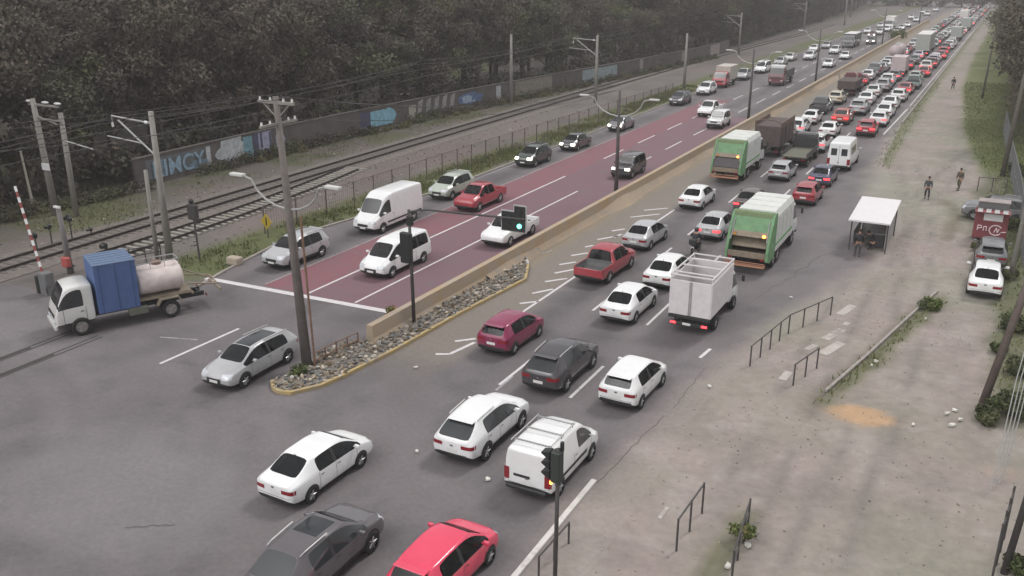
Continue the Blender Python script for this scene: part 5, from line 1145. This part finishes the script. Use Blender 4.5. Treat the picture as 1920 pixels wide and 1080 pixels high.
# ------------------------------------------------------------------ shelter, stall and things on the right
t = empty('street_stall', (-6.05, 61.2, 0)); rf_ = mat('stall_roof_white', (.66, .63, .64), .6, noise=.06)
MB().prism([(-3.0, 2.0), (2.4, 2.32), (2.4, 2.42), (-3.0, 2.10)], -1.25, 1.2, 'x').build('roof', rf_, t)
for x in (-1.1, 1.05):
    for y in (-2.4, 2.2): MB().cyl((x, y, 0), (x, y, 2.1), .04, n=8).build('post', IRON, t)
MB().box((.95, .2, 1.0), (.08, 4.2, 1.8), .01).build('side_panel', mat('stall_panel', (.35, .33, .33), .7, noise=.15), t); MB().box((-1.08, .4, .5), (.06, 3.2, .9), .01).build('low_panel', mat('stall_panel2', (.28, .27, .27), .7, noise=.15), t); MB().box((0, 1.9, 1.0), (1.9, .07, 1.9), .01).build('back_panel', mat('stall_panel2', (.28, .27, .27), .7, noise=.15), t)
MB().box((.3, -.6, .9), (1.1, 1.3, .08), .01).build('counter', STEEL, t); MB().box((.3, -.6, .45), (1.0, 1.2, .84), .02).build('counter_box', mat('stall_dark', (.10, .10, .10), .7), t)
tag(t, 'makeshift stall with a sloping white roof on the dirt bus bay', 'stall')
t = empty('red_stall', (.6, 65.6, 0)); t.scale = (.86, .86, .92); rr = mat('stall_red', (.20, .05, .058), .55, noise=.2)
MB().box((0, 0, 1.15), (2.3, 1.5, 2.0), .03).build('body', rr, t)
for k in range(4): MB().box((-.86 + .57 * k, -.95, 2.25), (.34, 1.1, .04), 0, Matrix.Rotation(0, 3, 'X')).build('awning_stripe', PT['offwhite'], t)
MB().box((0, -.9, 2.20), (2.4, 1.2, .05), .01).build('awning', rr, t); MB().box((0, .2, 2.75), (2.2, 1.2, .06), .01).build('roof', mat('roof_dull', (.30, .26, .25), .8, noise=.3), t); MB().box((0, .2, 2.45), (2.1, 1.1, .5)).build('upper_box', mat('stall_dark', (.1, .1, .1)), t)
MB().box((.1, -.77, 1.75), (1.3, .05, .5), .01).build('hatch_opening', PT['white'], t)
mb = MB(); n = 22
for k in range(n):
    a, b = 2 * PI * k / n, 2 * PI * (k + 1) / n
    if not (k in (0, 1, 20, 21)): mb.tube([(.38 + .42 * math.cos(a), -.79, .85 + .36 * math.sin(a)), (.38 + .42 * math.cos(b), -.79, .85 + .36 * math.sin(b))], .05, 5)
mb.tube([(.30, -.80, .7), (.42, -.80, 1.05), (.52, -.80, .7), (.62, -.80, .98)], .045, 5); mb.tube([(.75, -.80, .75), (1.1, -.80, .8)], .04, 5); mb.build('emblem', mat('emblem_white', (.72, .55, .56), .6), t)
mb = MB(); mb.tube([(-.85, -.8, .75), (-.85, -.8, 1.1), (-.62, -.8, 1.1), (-.58, -.8, .95), (-.85, -.8, .9)], .04, 5); mb.tube([(-.45, -.8, .75), (-.45, -.8, 1.05), (-.25, -.8, 1.05), (-.25, -.8, .75)], .04, 5); mb.build('lettering', mat('emblem_white', (.7, .5, .5)), t)
tag(t, 'red kiosk with white awning stripes and a round white emblem', 'kiosk')
c_ = car('sedan', 'white', .75, 54.6, .0, 'old white sedan parked on the grass at the right edge', group=None); c_['category'] = 'car'
c_ = car('hatch', 'grey', .85, 60.0, .02, 'grey hatchback parked directly beyond the old white sedan')
c_ = car('suv', 'grey', .9, 71.2, R(88), 'grey car half hidden behind the red kiosk')

# motorcyclist
t = empty('motorcycle', (-15.45, 53.3, .024))
for y in (.68, -.66):
    mb = MB(); mb.cyl((-.05, y, .31), (.05, y, .31), .31, n=18); wl = mb.build('wheel', TYRE, t); MB().cyl((-.06, y, .31), (.06, y, .31), .18, n=14).build('rim', RIM, wl)
MB().box((0, .15, .80), (.28, .5, .24), .09, seg=2).build('fuel_tank', PT['dkgrey'], t); MB().box((0, -.38, .80), (.26, .62, .10), .04, seg=2).build('saddle', DARK, t)
mb = MB(); mb.tube([(0, .68, .31), (0, .45, 1.0)], .035); mb.tube([(0, -.66, .31), (0, -.1, .5), (0, .3, .45), (0, .5, .9)], .04); mb.box((0, .05, .45), (.3, .42, .36), .05); mb.build('frame', DARK, t)
MB().tube([(-.36, .32, 1.06), (0, .44, 1.02), (.36, .32, 1.06)], .022).build('handlebar', DARK, t); MB().box((0, -.72, .78), (.2, .1, .1), .02).build('tail_light', TAIL, t); MB().box((0, -.78, .95), (.42, .36, .34), .05, seg=2).build('top_box', DARK, t); MB().box((0, -.80, .58), (.2, .02, .14)).build('license_plate', PLATE, t)
tag(t, 'dark motorcycle filtering between the silver sedan and the white sedan', 'motorcycle')

# ------------------------------------------------------------------ people
SKIN = mat('skin', (.35, .20, .14), .6)
def skinmesh(name, chains, m, parent=None, root=0):
    """chains: list of [(point, radius), ...]; points closer than 1 mm are joined"""
    V = []; Rr = []; E_ = []
    for ch in chains:
        prev = None
        for p, r in ch:
            k = next((i for i, q in enumerate(V) if (Vector(q) - Vector(p)).length < .001), None)
            if k is None: V.append(tuple(p)); Rr.append(r); k = len(V) - 1
            if prev is not None: E_.append((prev, k))
            prev = k
    me = D.meshes.new(name); me.from_pydata(V, E_, []); o = D.objects.new(name, me); C.objects.link(o)
    md = o.modifiers.new('s', 'SKIN'); me.skin_vertices[0].data[root].use_root = True
    for i, r in enumerate(Rr): me.skin_vertices[0].data[i].radius = (r, r)
    md.branch_smoothing = .3; s2 = o.modifiers.new('d', 'SUBSURF'); s2.levels = 1; s2.render_levels = 1
    dg = bpy.context.evaluated_depsgraph_get(); dg.update(); nm = D.meshes.new_from_object(o.evaluated_get(dg)); D.objects.remove(o)
    nm.materials.clear(); nm.shade_smooth(); return link(name, nm, m, parent)
def person(x, y, yaw, label, top, legs, J=None, z=0.0, pack=None, hair=(.03, .025, .02), helmet=None, hipz=.92):
    j = dict(hip=(0, 0, hipz), chest=(0, .02, hipz + .40), neck=(0, .03, hipz + .56), head=(0, .06, hipz + .72), ls=(-.19, .02, hipz + .50), rs=(.19, .02, hipz + .50), le=(-.25, .0, hipz + .22), re=(.25, .0, hipz + .22), lw=(-.25, .10, hipz - .02), rw=(.25, .10, hipz - .02),
        lh=(-.10, 0, hipz - .04), rh=(.10, 0, hipz - .04), lk=(-.12, .03, .48), rk=(.12, .0, .48), la=(-.13, -.02, .08), ra=(.13, -.04, .08))
    if J: j.update(J)
    t = empty('person', (x, y, z)); t.rotation_euler = (0, 0, yaw); V_ = {k: Vector(v) for k, v in j.items()}
    ch = [[(V_['hip'], .13), (V_['chest'], .15), (V_['neck'], .06), (V_['head'] - Vector((0, 0, .03)), .085), (V_['head'] + Vector((0, -.01, .10)), .085)]]
    for s, S in (('l', -1), ('r', 1)):
        w_ = V_[s + 'w']; e = V_[s + 'e']; dn = (w_ - e).normalized(); pl = w_ + dn * .09
        ch.append([(V_['chest'], .15), (V_[s + 's'], .075), (e, .045), (w_, .028), (pl, .034)])
        sd = Vector((0, 1, 0)) - dn * dn.y; sd.normalize()
        for f, L in zip((-.030, -.010, .010, .030), (.065, .085, .08, .06)):
            ch.append([(pl, .034), (pl + sd * f + dn * .02, .010), (pl + sd * f * 1.3 + dn * (.02 + L * .55), .009), (pl + sd * f * 1.3 + dn * (.02 + L) + Vector((-S * .015, 0, 0)), .008)])
        ch.append([(w_ + dn * .02, .03), (w_ + dn * .05 + sd * .045, .011), (w_ + dn * .09 + sd * .06, .009)])
        a = V_[s + 'a']; ch.append([(V_['hip'], .13), (V_[s + 'h'], .10), (V_[s + 'k'], .062), (a, .042), (a + Vector((0, .10, -.04)), .042), (a + Vector((0, .19, -.045)), .032)])
    b = skinmesh('body', ch, SKIN, t)
    hd = V_['head']; face = MB(); face.cyl(hd + Vector((0, .085, .02)), hd + Vector((0, .115, .0)), .014, .018, 6); face.build('nose', SKIN, t)
    mb = MB(); [mb.ball(hd + Vector((s * .033, .082, .035)), .012, sub=1) for s in (-1, 1)]; mb.build('eyes', BLK, t); MB().box(hd + Vector((0, .083, -.035)), (.045, .01, .01)).build('mouth', mat('lips', (.25, .1, .08)), t)
    if helmet: MB().ball(hd + Vector((0, 0, .05)), .15, (1, 1.1, 1.05)).build('helmet', helmet, t, True)
    else: MB().ball(hd + Vector((0, -.02, .07)), .105, (.95, 1.05, .95)).build('hair', mat('hair_dark', hair, .8), t, True)
    tp = [[(V_['hip'], .15), (V_['chest'], .175), (V_['neck'] - Vector((0, 0, .04)), .075)]] + [[(V_['chest'], .175), (V_[s + 's'], .092), (V_[s + 'e'], .062), (V_[s + 'e'].lerp(V_[s + 'w'], .9), .046)] for s in 'lr']
    skinmesh('jacket', tp, top, t)
    lg = [[(V_['hip'] + Vector((0, 0, .05)), .14), (V_['hip'], .145)]] + [[(V_['hip'], .145), (V_[s + 'h'] - Vector((0, 0, .03)), .115), (V_[s + 'k'], .08), (V_[s + 'a'] + Vector((0, 0, .03)), .062)] for s in 'lr']
    skinmesh('trousers', lg, legs, t)
    for s in 'lr': a = V_[s + 'a']; MB().box(a + Vector((0, .08, -.045)), (.10, .28, .085), .03, seg=2).build('shoe', BLK, t, True)
    if pack: MB().box(V_['chest'] + Vector((0, -.22, 0)), (.30, .18, .42), .06, seg=2).build('backpack', pack, t, True)
    return tag(t, label, 'person')
TD = mat('cloth_dark', (.035, .035, .04), .9, noise=.2); TB_ = mat('cloth_slate', (.06, .065, .075), .9, noise=.2); TO = mat('cloth_olive', (.09, .08, .06), .9, noise=.2)
person(-6.45, 57.4, R(10), 'person in dark clothes with a backpack standing in front of the stall', TD, TB_, pack=TD)
person(-5.75, 59.3, R(80), 'person crouching under the white stall roof', TD, TD, dict(chest=(0, .2, .85), neck=(0, .32, .98), head=(0, .42, 1.08), ls=(-.18, .25, .95), rs=(.18, .25, .95), le=(-.22, .42, .75), re=(.22, .42, .75), lw=(-.12, .6, .72), rw=(.12, .6, .72), lk=(-.14, .35, .55), rk=(.14, .38, .55), la=(-.13, .1, .08), ra=(.13, .12, .08), lh=(-.10, 0, .46), rh=(.10, 0, .46)), hipz=.5)
person(-2.0, 80.0, R(150), 'person in an olive jacket walking on the path by the bar gate', TO, TO, dict(lk=(-.12, .14, .50), la=(-.13, .22, .08), rk=(.12, -.02, .48), ra=(.13, -.22, .12)))
person(-6.7, 149.0, R(5), 'person in black walking away far along the path', TD, TD, dict(lk=(-.12, .12, .50), la=(-.13, .16, .08), ra=(.13, -.18, .12)))
person(-4.0, 75.5, R(185), 'slim person in grey walking beside the stall towards the camera', TB_, TD, dict(lk=(-.12, .10, .50), la=(-.13, .12, .08), ra=(.13, -.16, .12)))
person(-15.45, 53.1, 0, 'motorcyclist in dark clothes and helmet riding between two lanes', TD, TD, dict(hip=(0, -.25, .88), chest=(0, -.08, 1.25), neck=(0, .0, 1.40), head=(0, .06, 1.54), ls=(-.2, -.05, 1.34), rs=(.2, -.05, 1.34), le=(-.33, .1, 1.12), re=(.33, .1, 1.12), lw=(-.34, .28, 1.08), rw=(.34, .28, 1.08), lh=(-.12, -.22, .84), rh=(.12, -.22, .84), lk=(-.24, .18, .74), rk=(.24, .18, .74), la=(-.22, .0, .36), ra=(.22, .0, .36)), z=.024, helmet=mat('helmet_black', (.03, .03, .03), .25))

# grit on the dirt
pts = []
while len(pts) < 2600:
    p = (random.uniform(-9.5, 3), random.uniform(20, 90))
    if random.random() < .35 + .65 * float(vn(np.array([p[0]]), np.array([p[1]]), 2.5, 3)[0]): pts.append((p[0], p[1], .0, random.choice([.012, .015, .02, .03, .04])))
rocks('grit', pts, ROCK, ks=(1.0, 1.15, 1.3, 1.5, 1.9), kind='stuff', label='grit and small stones on the dirt pavement')
# litter
LT = mat('litter_white', (.62, .60, .56), .7, noise=.1)
lp = [(1330, 728, 0, .2), (1735, 600, 0, .18), (1642, 680, 0, .2), (1634, 688, 0, .16), (1786, 800, 0, .35), (1800, 790, 0, .25), (1775, 778, 0, .25), (1712, 799, 0, .25), (1402, 1025, 0, .35), (780, 692, 0, .25), (915, 903, 0, .22), (782, 850, 0, .2), (1790, 772, 0, .3), (1880, 655, 0, .3), (1365, 1065, 0, .3), (1483, 560, 0, .2)]
for k, (px, py, _, s) in enumerate(lp):
    mb = MB(); n = 7; r_ = random.Random(k); pr = [(s * .5 * math.cos(2 * PI * i / n) * r_.uniform(.5, 1.1), s * .35 * math.sin(2 * PI * i / n) * r_.uniform(.5, 1.1)) for i in range(n)]
    mb.prism(pr, 0, .05 + .04 * r_.random(), 'z')
    for v in mb.bm.verts: v.co.z += r_.uniform(0, .05)
    o = mb.build('litter_scrap', LT); o.location = (*P(px, py), .03); o.rotation_euler = (0, 0, r_.uniform(0, 3)); tag(o, 'crumpled pale litter scrap lying on the ground', 'litter', 'scattered litter')

# ================================================================== TREES, SHRUBS, GRASS
def leafmat(name, rough=.85):
    m = mat(name, (0, 0, 0), rough, vcol=True, spec=.15); return m
LEAF = leafmat('foliage'); BARK = mat('bark', (.09, .075, .06), .9, noise=.3)
def leaf_cloud(clumps, n, size, cols, rng):
    """many small leaf faces on the shells of clumps: vectorised"""
    cl = np.array([c[:3] for c in clumps]); rad = np.array([c[3] for c in clumps]); pr = rad ** 2 / (rad ** 2).sum()
    k = rng.choice(len(cl), n, p=pr); d = rng.normal(size=(n, 3)); d /= np.linalg.norm(d, axis=1)[:, None]
    rr = rad[k] * (rng.random(n) ** .45) * rng.uniform(.8, 1.15, n); p = cl[k] + d * rr[:, None] * np.array([1, 1, .8])
    a = rng.normal(size=(n, 3)); a /= np.linalg.norm(a, axis=1)[:, None]; b = np.cross(a, d + rng.normal(size=(n, 3)) * .5); b /= np.linalg.norm(b, axis=1)[:, None] + 1e-6
    s = size * rng.uniform(.5, 1.4, n)[:, None]; q = np.stack([p - a * s, p + b * s * .55, p + a * s, p - b * s * .55], 1).reshape(-1, 3)
    base = np.array(cols)[rng.integers(0, len(cols), len(cl))][k] * rng.uniform(.8, 1.2, n)[:, None]
    F = np.arange(4 * n).reshape(-1, 4); col = np.repeat(base, 4, 0)
    return q, F, col
def mesh_np(name, V, F, col):
    me = D.meshes.new(name); me.vertices.add(len(V)); me.vertices.foreach_set('co', V.astype(np.float32).ravel())
    me.loops.add(F.size); me.loops.foreach_set('vertex_index', F.astype(np.int32).ravel()); me.polygons.add(len(F)); me.polygons.foreach_set('loop_start', np.arange(0, F.size, 4, dtype=np.int32))
    try: me.polygons.foreach_set('loop_total', np.full(len(F), 4, dtype=np.int32))
    except Exception: pass
    me.update(calc_edges=True); at = me.color_attributes.new('Col', 'FLOAT_COLOR', 'POINT'); at.data.foreach_set('color', np.concatenate([col, np.ones((len(col), 1))], 1).astype(np.float32).ravel()); return me
def tree_proto(seed, h, cr, cols, n=9500, leaf=.19, base=.25, name='dark_tree'):
    rng = np.random.default_rng(seed); t = empty(name); mb = MB(); th = h * .55
    mb.cyl((0, 0, -.3), (0, 0, th), h * .022, h * .012, 8); cl = []
    nl = 9
    for k in range(nl):
        a = k * 2.4 + rng.random(); z0 = h * (base + .45 * k / nl); L = cr * rng.uniform(.55, 1.0); p1 = (L * math.cos(a), L * math.sin(a), z0 + h * rng.uniform(.10, .25)); mb.cyl((0, 0, min(z0, th)), p1, h * .008, h * .003, 5)
        cl.append((*p1, cr * rng.uniform(.35, .55)))
    for k in range(16):
        a = rng.random() * 6.28; z = h * rng.uniform(base, .93); rr = cr * math.sqrt(max(.05, 1 - ((z / h - .55) / .48) ** 2)) * rng.uniform(.2, .95); cl.append((rr * math.cos(a), rr * math.sin(a), z, cr * rng.uniform(.22, .42)))
    mb.build('trunk', BARK, t); V, F, col = leaf_cloud(cl, n, leaf, cols, rng); link('crown', mesh_np('crown', V, F, col), LEAF, t); return t
DK = [(.118, .099, .080), (.102, .092, .073), (.125, .104, .084), (.096, .087, .071), (.114, .098, .076)]; DG = [(.115, .122, .072), (.105, .108, .075), (.12, .124, .068), (.11, .10, .082)]
protos = [tree_proto(1, 15, 4.6, DK), tree_proto(2, 17, 5.2, DK), tree_proto(3, 14, 4.4, DG), tree_proto(4, 18, 5.0, DK, base=.2), tree_proto(5, 15, 5.0, DG + DK, base=.15)]
used = [False] * 5; rng_ = random.Random(11)
def put_tree(k, x, y, s, label, group, yaw=None):
    o = protos[k]
    if used[k]: o = copy_tree(o)
    used[k] = True; o.location = (x, y, 0); o.scale = (s, s, s * rng_.uniform(.92, 1.12)); o.rotation_euler = (0, 0, rng_.uniform(0, 6.28)); return tag(o, label, 'tree', group)
GA = 'dark trees behind the painted wall'
def wallx(y): return wx(y) if 49 < y < 195 else (wx(49) - (49 - y) * .12 if y <= 49 else wx(195) - (y - 195) * .02)
y = 14.0
while y < 430:
    st = 4.6 if y < 100 else 6.5
    put_tree(rng_.randrange(5), wallx(y) - 4.5 + rng_.uniform(-1.2, 1.0), y, rng_.uniform(.8, 1.05), 'dark brownish tree in the dense front row behind the graffiti wall', GA); y += st * rng_.uniform(.8, 1.2)
y = 18.0
while y < 450:
    put_tree(rng_.randrange(5), wallx(y) - 12 + rng_.uniform(-2, 2), y, rng_.uniform(1.0, 1.3), 'tall dark tree in the wood behind the front row', GA + ', back row'); y += (6.5 if y < 120 else 10) * rng_.uniform(.8, 1.2)
GB = 'dark trees along the right edge'
for y in list(np.arange(104, 180, 7)) + list(np.arange(184, 440, 13)):
    xr = 4.4 if y < 125 else (3.2 if y < 170 else (1.0 if y < 260 else -.2))
    put_tree(rng_.randrange(5), xr + rng_.uniform(-.8, .8), y, rng_.uniform(.75, 1.0), 'dark tree in the row beside the path at the top right', GB)
for x in np.arange(-60, 12, 7.5): put_tree(rng_.randrange(5), x, 462 + rng_.uniform(-6, 6), rng_.uniform(1.0, 1.3), 'hazy tree closing the view at the far end of the road', 'trees at the far end of the road')
# the wooded slope behind
def hz(x, y): d = np.maximum(0, (-(x + 78)) ); return np.minimum(26, d * .75) + (fbm(x, y, 9, 61) - .5) * 4 * (d > .5) - .4
def hc(x, y): n = fbm(x, y, 6, 63); c = np.tile(np.array((.060, .054, .046)), (len(x), 1)); return mixc(c, (.07, .075, .04), ss(.5, .7, n))
grid_sheet('hillside', list(np.arange(-150, -74, 3.)), list(np.arange(-30, 700, 6.)), hz, hc, mat('hill_scrub', (0, 0, 0), .95, noise=.5, scale=.8, vcol=True, bump=1, bscale=1.5, spec=.1, world=True))
# undergrowth under the trees
rngn = np.random.default_rng(9)
def undergrowth(name, spots, n, size, cols, label, stuff=True):
    V, F, col = leaf_cloud(spots, n, size, cols, rngn); o = link(name, mesh_np(name, V, F, col), LEAF); return tag(o, label, kind='stuff')
sp = [(wallx(y) - 1.6 - random.random() * 2.4, y, 1.2 + random.random() * 1.6, 1.5 + random.random() * .9) for y in np.arange(30, 330, 1.5)]
undergrowth('undergrowth', sp, 26000, .24, DK + DG[:2], 'dark scrub under the trees behind the wall')
sp = [(wallx(y) + 1.0 + random.random() * 1.2, y, .12, .45 + random.random() * .3) for y in np.arange(62, 185, 1.1) if vn(np.array([y]), np.array([2.]), 9, 8)[0] > .35]
undergrowth('weeds', sp, 12000, .11, [(.12, .12, .06), (.10, .10, .05), (.15, .13, .07)], 'weeds growing at the foot of the graffiti wall')
sp = [(wallx(y) + 1.0 + random.random() * .5, y, .3 + random.random() * .3, .5 + random.random() * .45) for y in list(np.arange(30, 50, 1.0)) + list(np.arange(55.5, 80, 1.0)) + list(np.arange(86, 180, 1.7))]
undergrowth('brambles', sp, 13000, .13, [(.09, .085, .06), (.075, .07, .055), (.10, .105, .06)], 'low dark brambles half covering the painted wall')
def shrub(x, y, r, h, cols, label, group=None, n=1200, leaf=.10, name='shrub'):
    rg = np.random.default_rng(int(abs(x * 31 + y * 17))); t = empty(name, (x, y, 0)); cl = []
    mb = MB()
    for k in range(7): a = k * 2.4; rr = r * rg.uniform(.2, .6); p = (rr * math.cos(a), rr * math.sin(a), h * rg.uniform(.35, .75)); mb.cyl((0, 0, 0), p, .025, .01, 4); cl.append((*p, r * rg.uniform(.35, .55)))
    mb.build('stem', BARK, t); V, F, col = leaf_cloud(cl, n, leaf, cols, rg); V[:, 2] = np.maximum(V[:, 2], .02); link('foliage', mesh_np('foliage', V, F, col), LEAF, t); return tag(t, label, 'shrub', group)
GC = [(.10, .13, .04), (.13, .15, .06), (.08, .10, .045)]; YC = [(.30, .20, .08), (.26, .18, .09), (.17, .16, .07)]
shrub(*P(30, 318), 1.6, 1.6, [(.13, .13, .04), (.10, .10, .04)], 'yellow-green bush at the far left behind the posts'); shrub(*P(150, 335), 2.0, 1.6, [(.12, .12, .05)], 'yellow-green bush right of the twin poles'); shrub(*P(185, 330), 1.6, 1.4, GC, 'greener bush next to the yellow-green one by the twin poles')
shrub(*P(1683, 72), 2.8, 2.0, GC, 'green bush on the median by the far lamp post', n=1500, leaf=.2)
shrub(*P(735, 598), .55, .7, YC, 'dry orange bush beside the island signal mast', n=900, leaf=.06); shrub(*P(760, 600), .45, .5, YC, 'small dry weed right at the signal mast foot', n=500, leaf=.06); shrub(*P(722, 620), .4, .45, [(.05, .07, .035)], 'dark green weed among the rubble', n=500, leaf=.06)
shrub(*P(800, 575), .3, .3, YC, 'tiny ochre weed against the barrier', n=300, leaf=.05); shrub(*P(560, 705), .5, .5, GC, 'green weed at the foot of the tallest pole', n=600, leaf=.06)
shrub(*P(1745, 580), .7, .6, GC, 'round green shrub at the top end of the kerb strip', n=1500, leaf=.06); shrub(*P(1395, 1015), .5, .7, GC + YC[2:], 'weeds climbing the railing at the bottom', n=900, leaf=.06)
for k, (px, py, r, lab) in enumerate([(1890, 780, 1.0, 'wide green bush around the leaning pole'), (1850, 790, .6, 'low bush left of the leaning pole'), (1905, 700, .8, 'green bush above the leaning pole foot'), (1900, 620, .8, 'bush right of the parked white sedan'), (1885, 520, .7, 'bush next to the parked white sedan'), (1893, 430, .9, 'shrub against the red kiosk'), (1905, 1075, .6, 'bush in the bottom right corner'), (1870, 660, .5, 'small bush below the parked white sedan'), (1835, 470, .55, 'low scrub in front of the red kiosk'), (1912, 400, 1.1, 'tall shrub behind the right side of the red kiosk'), (1905, 330, 1.2, 'tall shrub right of the bar gate')]):
    shrub(*P(px, py), r, r * .9, [(.075, .09, .04), (.10, .105, .055), (.06, .07, .035)], lab, n=1600, leaf=.08)
# grass
def grass(name, fn, n, x0, x1, y0, y1, h, cols, label):
    x = rngn.uniform(x0, x1, n * 3); y = rngn.uniform(y0, y1, n * 3); k = rngn.random(n * 3) < fn(x, y); x, y = x[k][:n], y[k][:n]; m = len(x)
    a = rngn.uniform(0, 6.28, m); hh = h * rngn.uniform(.4, 1.3, m); w_ = .02 + .03 * rngn.random(m); dx, dy = np.cos(a) * w_, np.sin(a) * w_; lx, ly = rngn.normal(0, .08, m), rngn.normal(0, .08, m)
    V = np.stack([np.stack([x - dx, y - dy, 0 * x], 1), np.stack([x + dx, y + dy, 0 * x], 1), np.stack([x + lx + dx * .2, y + ly + dy * .2, hh], 1), np.stack([x + lx - dx * .2, y + ly - dy * .2, hh], 1)], 1).reshape(-1, 3)
    col = np.repeat(np.array(cols)[rngn.integers(0, len(cols), m)] * rngn.uniform(.7, 1.3, m)[:, None], 4, 0); return tag(link(name, mesh_np(name, V, np.arange(4 * m).reshape(-1, 4), col), LEAF), label, kind='stuff')
gcol = [(.10, .13, .04), (.14, .15, .055), (.085, .10, .04), (.17, .155, .07)]
grass('grass', lambda x, y: ss(-43.4, -42, x) * (1 - ss(-39.9, -39.0, x)) * ss(.28, .6, fbm(x, y, 3, 1)) * (x < lerp_poly(LEFT, y) - .3), 16000, -44, -38.8, 36, 135, .22, gcol, 'short grass on the roadside verge')
grass('grass', lambda x, y: np.clip(patch(x, y, *P(120, 395), 7, 4) * .8 + ss(-53.5, -56, x) * ss(45, 60, y) * ss(.4, .6, fbm(x, y, 4, 3)) * .5, 0, 1), 12000, -66, -50, 30, 150, .2, gcol + [(.15, .13, .09)], 'patchy grass between the tracks and the wall')
kp = [P(1500, 790), P(1560, 735), P(1640, 670), P(1770, 550)]
grass('grass', lambda x, y: np.clip(strip(x, y, kp, .8, .3, 35.8, 51) + ss(1.2, 2.0, x) * ss(37, 40, y) * .5 + ss(-.2, 1, x) * ss(58, 66, y) * .6 + ss(0, .6, x - np.interp(y, [80, 95, 110, 150, 200], [.5, -1.5, -3.2, -5.5, -6.3])) * ss(84, 92, y) * .8 + strip(x, y, [(-8.6, 84), (-9.2, 110), (-9.6, 150)], 1.2, .4, 86, 160) * .3, 0, 1), 22000, -10.5, 6, 34, 160, .16, gcol, 'rough grass along the right-hand path and kerb strip')

undergrowth('undergrowth', [(x + random.random(), 455 + random.random() * 4, 1.5 + random.random() * 3, 2.4) for x in np.arange(-70, 14, 1.6)], 9000, .5, DK + DG, 'dark scrub closing the far end of the road')
undergrowth('undergrowth', [((4.4 if y < 125 else (3.2 if y < 170 else (1.0 if y < 260 else -.2))) + random.random(), y, .8 + random.random() * 2.4, 1.3) for y in np.arange(104, 440, 1.8)], 14000, .25, DK + DG, 'scrub under the right-hand trees')
# ------------------------------------------------------------------ grey morning air
hm = D.materials.new('haze_air'); hm.use_nodes = True; n = hm.node_tree.nodes; n.clear(); ou = n.new('ShaderNodeOutputMaterial'); vo = n.new('ShaderNodeVolumePrincipled'); vo.inputs['Density'].default_value = .0007; vo.inputs['Color'].default_value = (.92, .89, .88, 1); vo.inputs['Anisotropy'].default_value = .2
hm.node_tree.links.new(vo.outputs[0], ou.inputs['Volume'])
mb = MB(); mb.box((0, 450, 22.0), (1420, 1520, 54)); hz_ = mb.build('haze', hm); tag(hz_, 'thin grey air over the whole scene', kind='stuff')
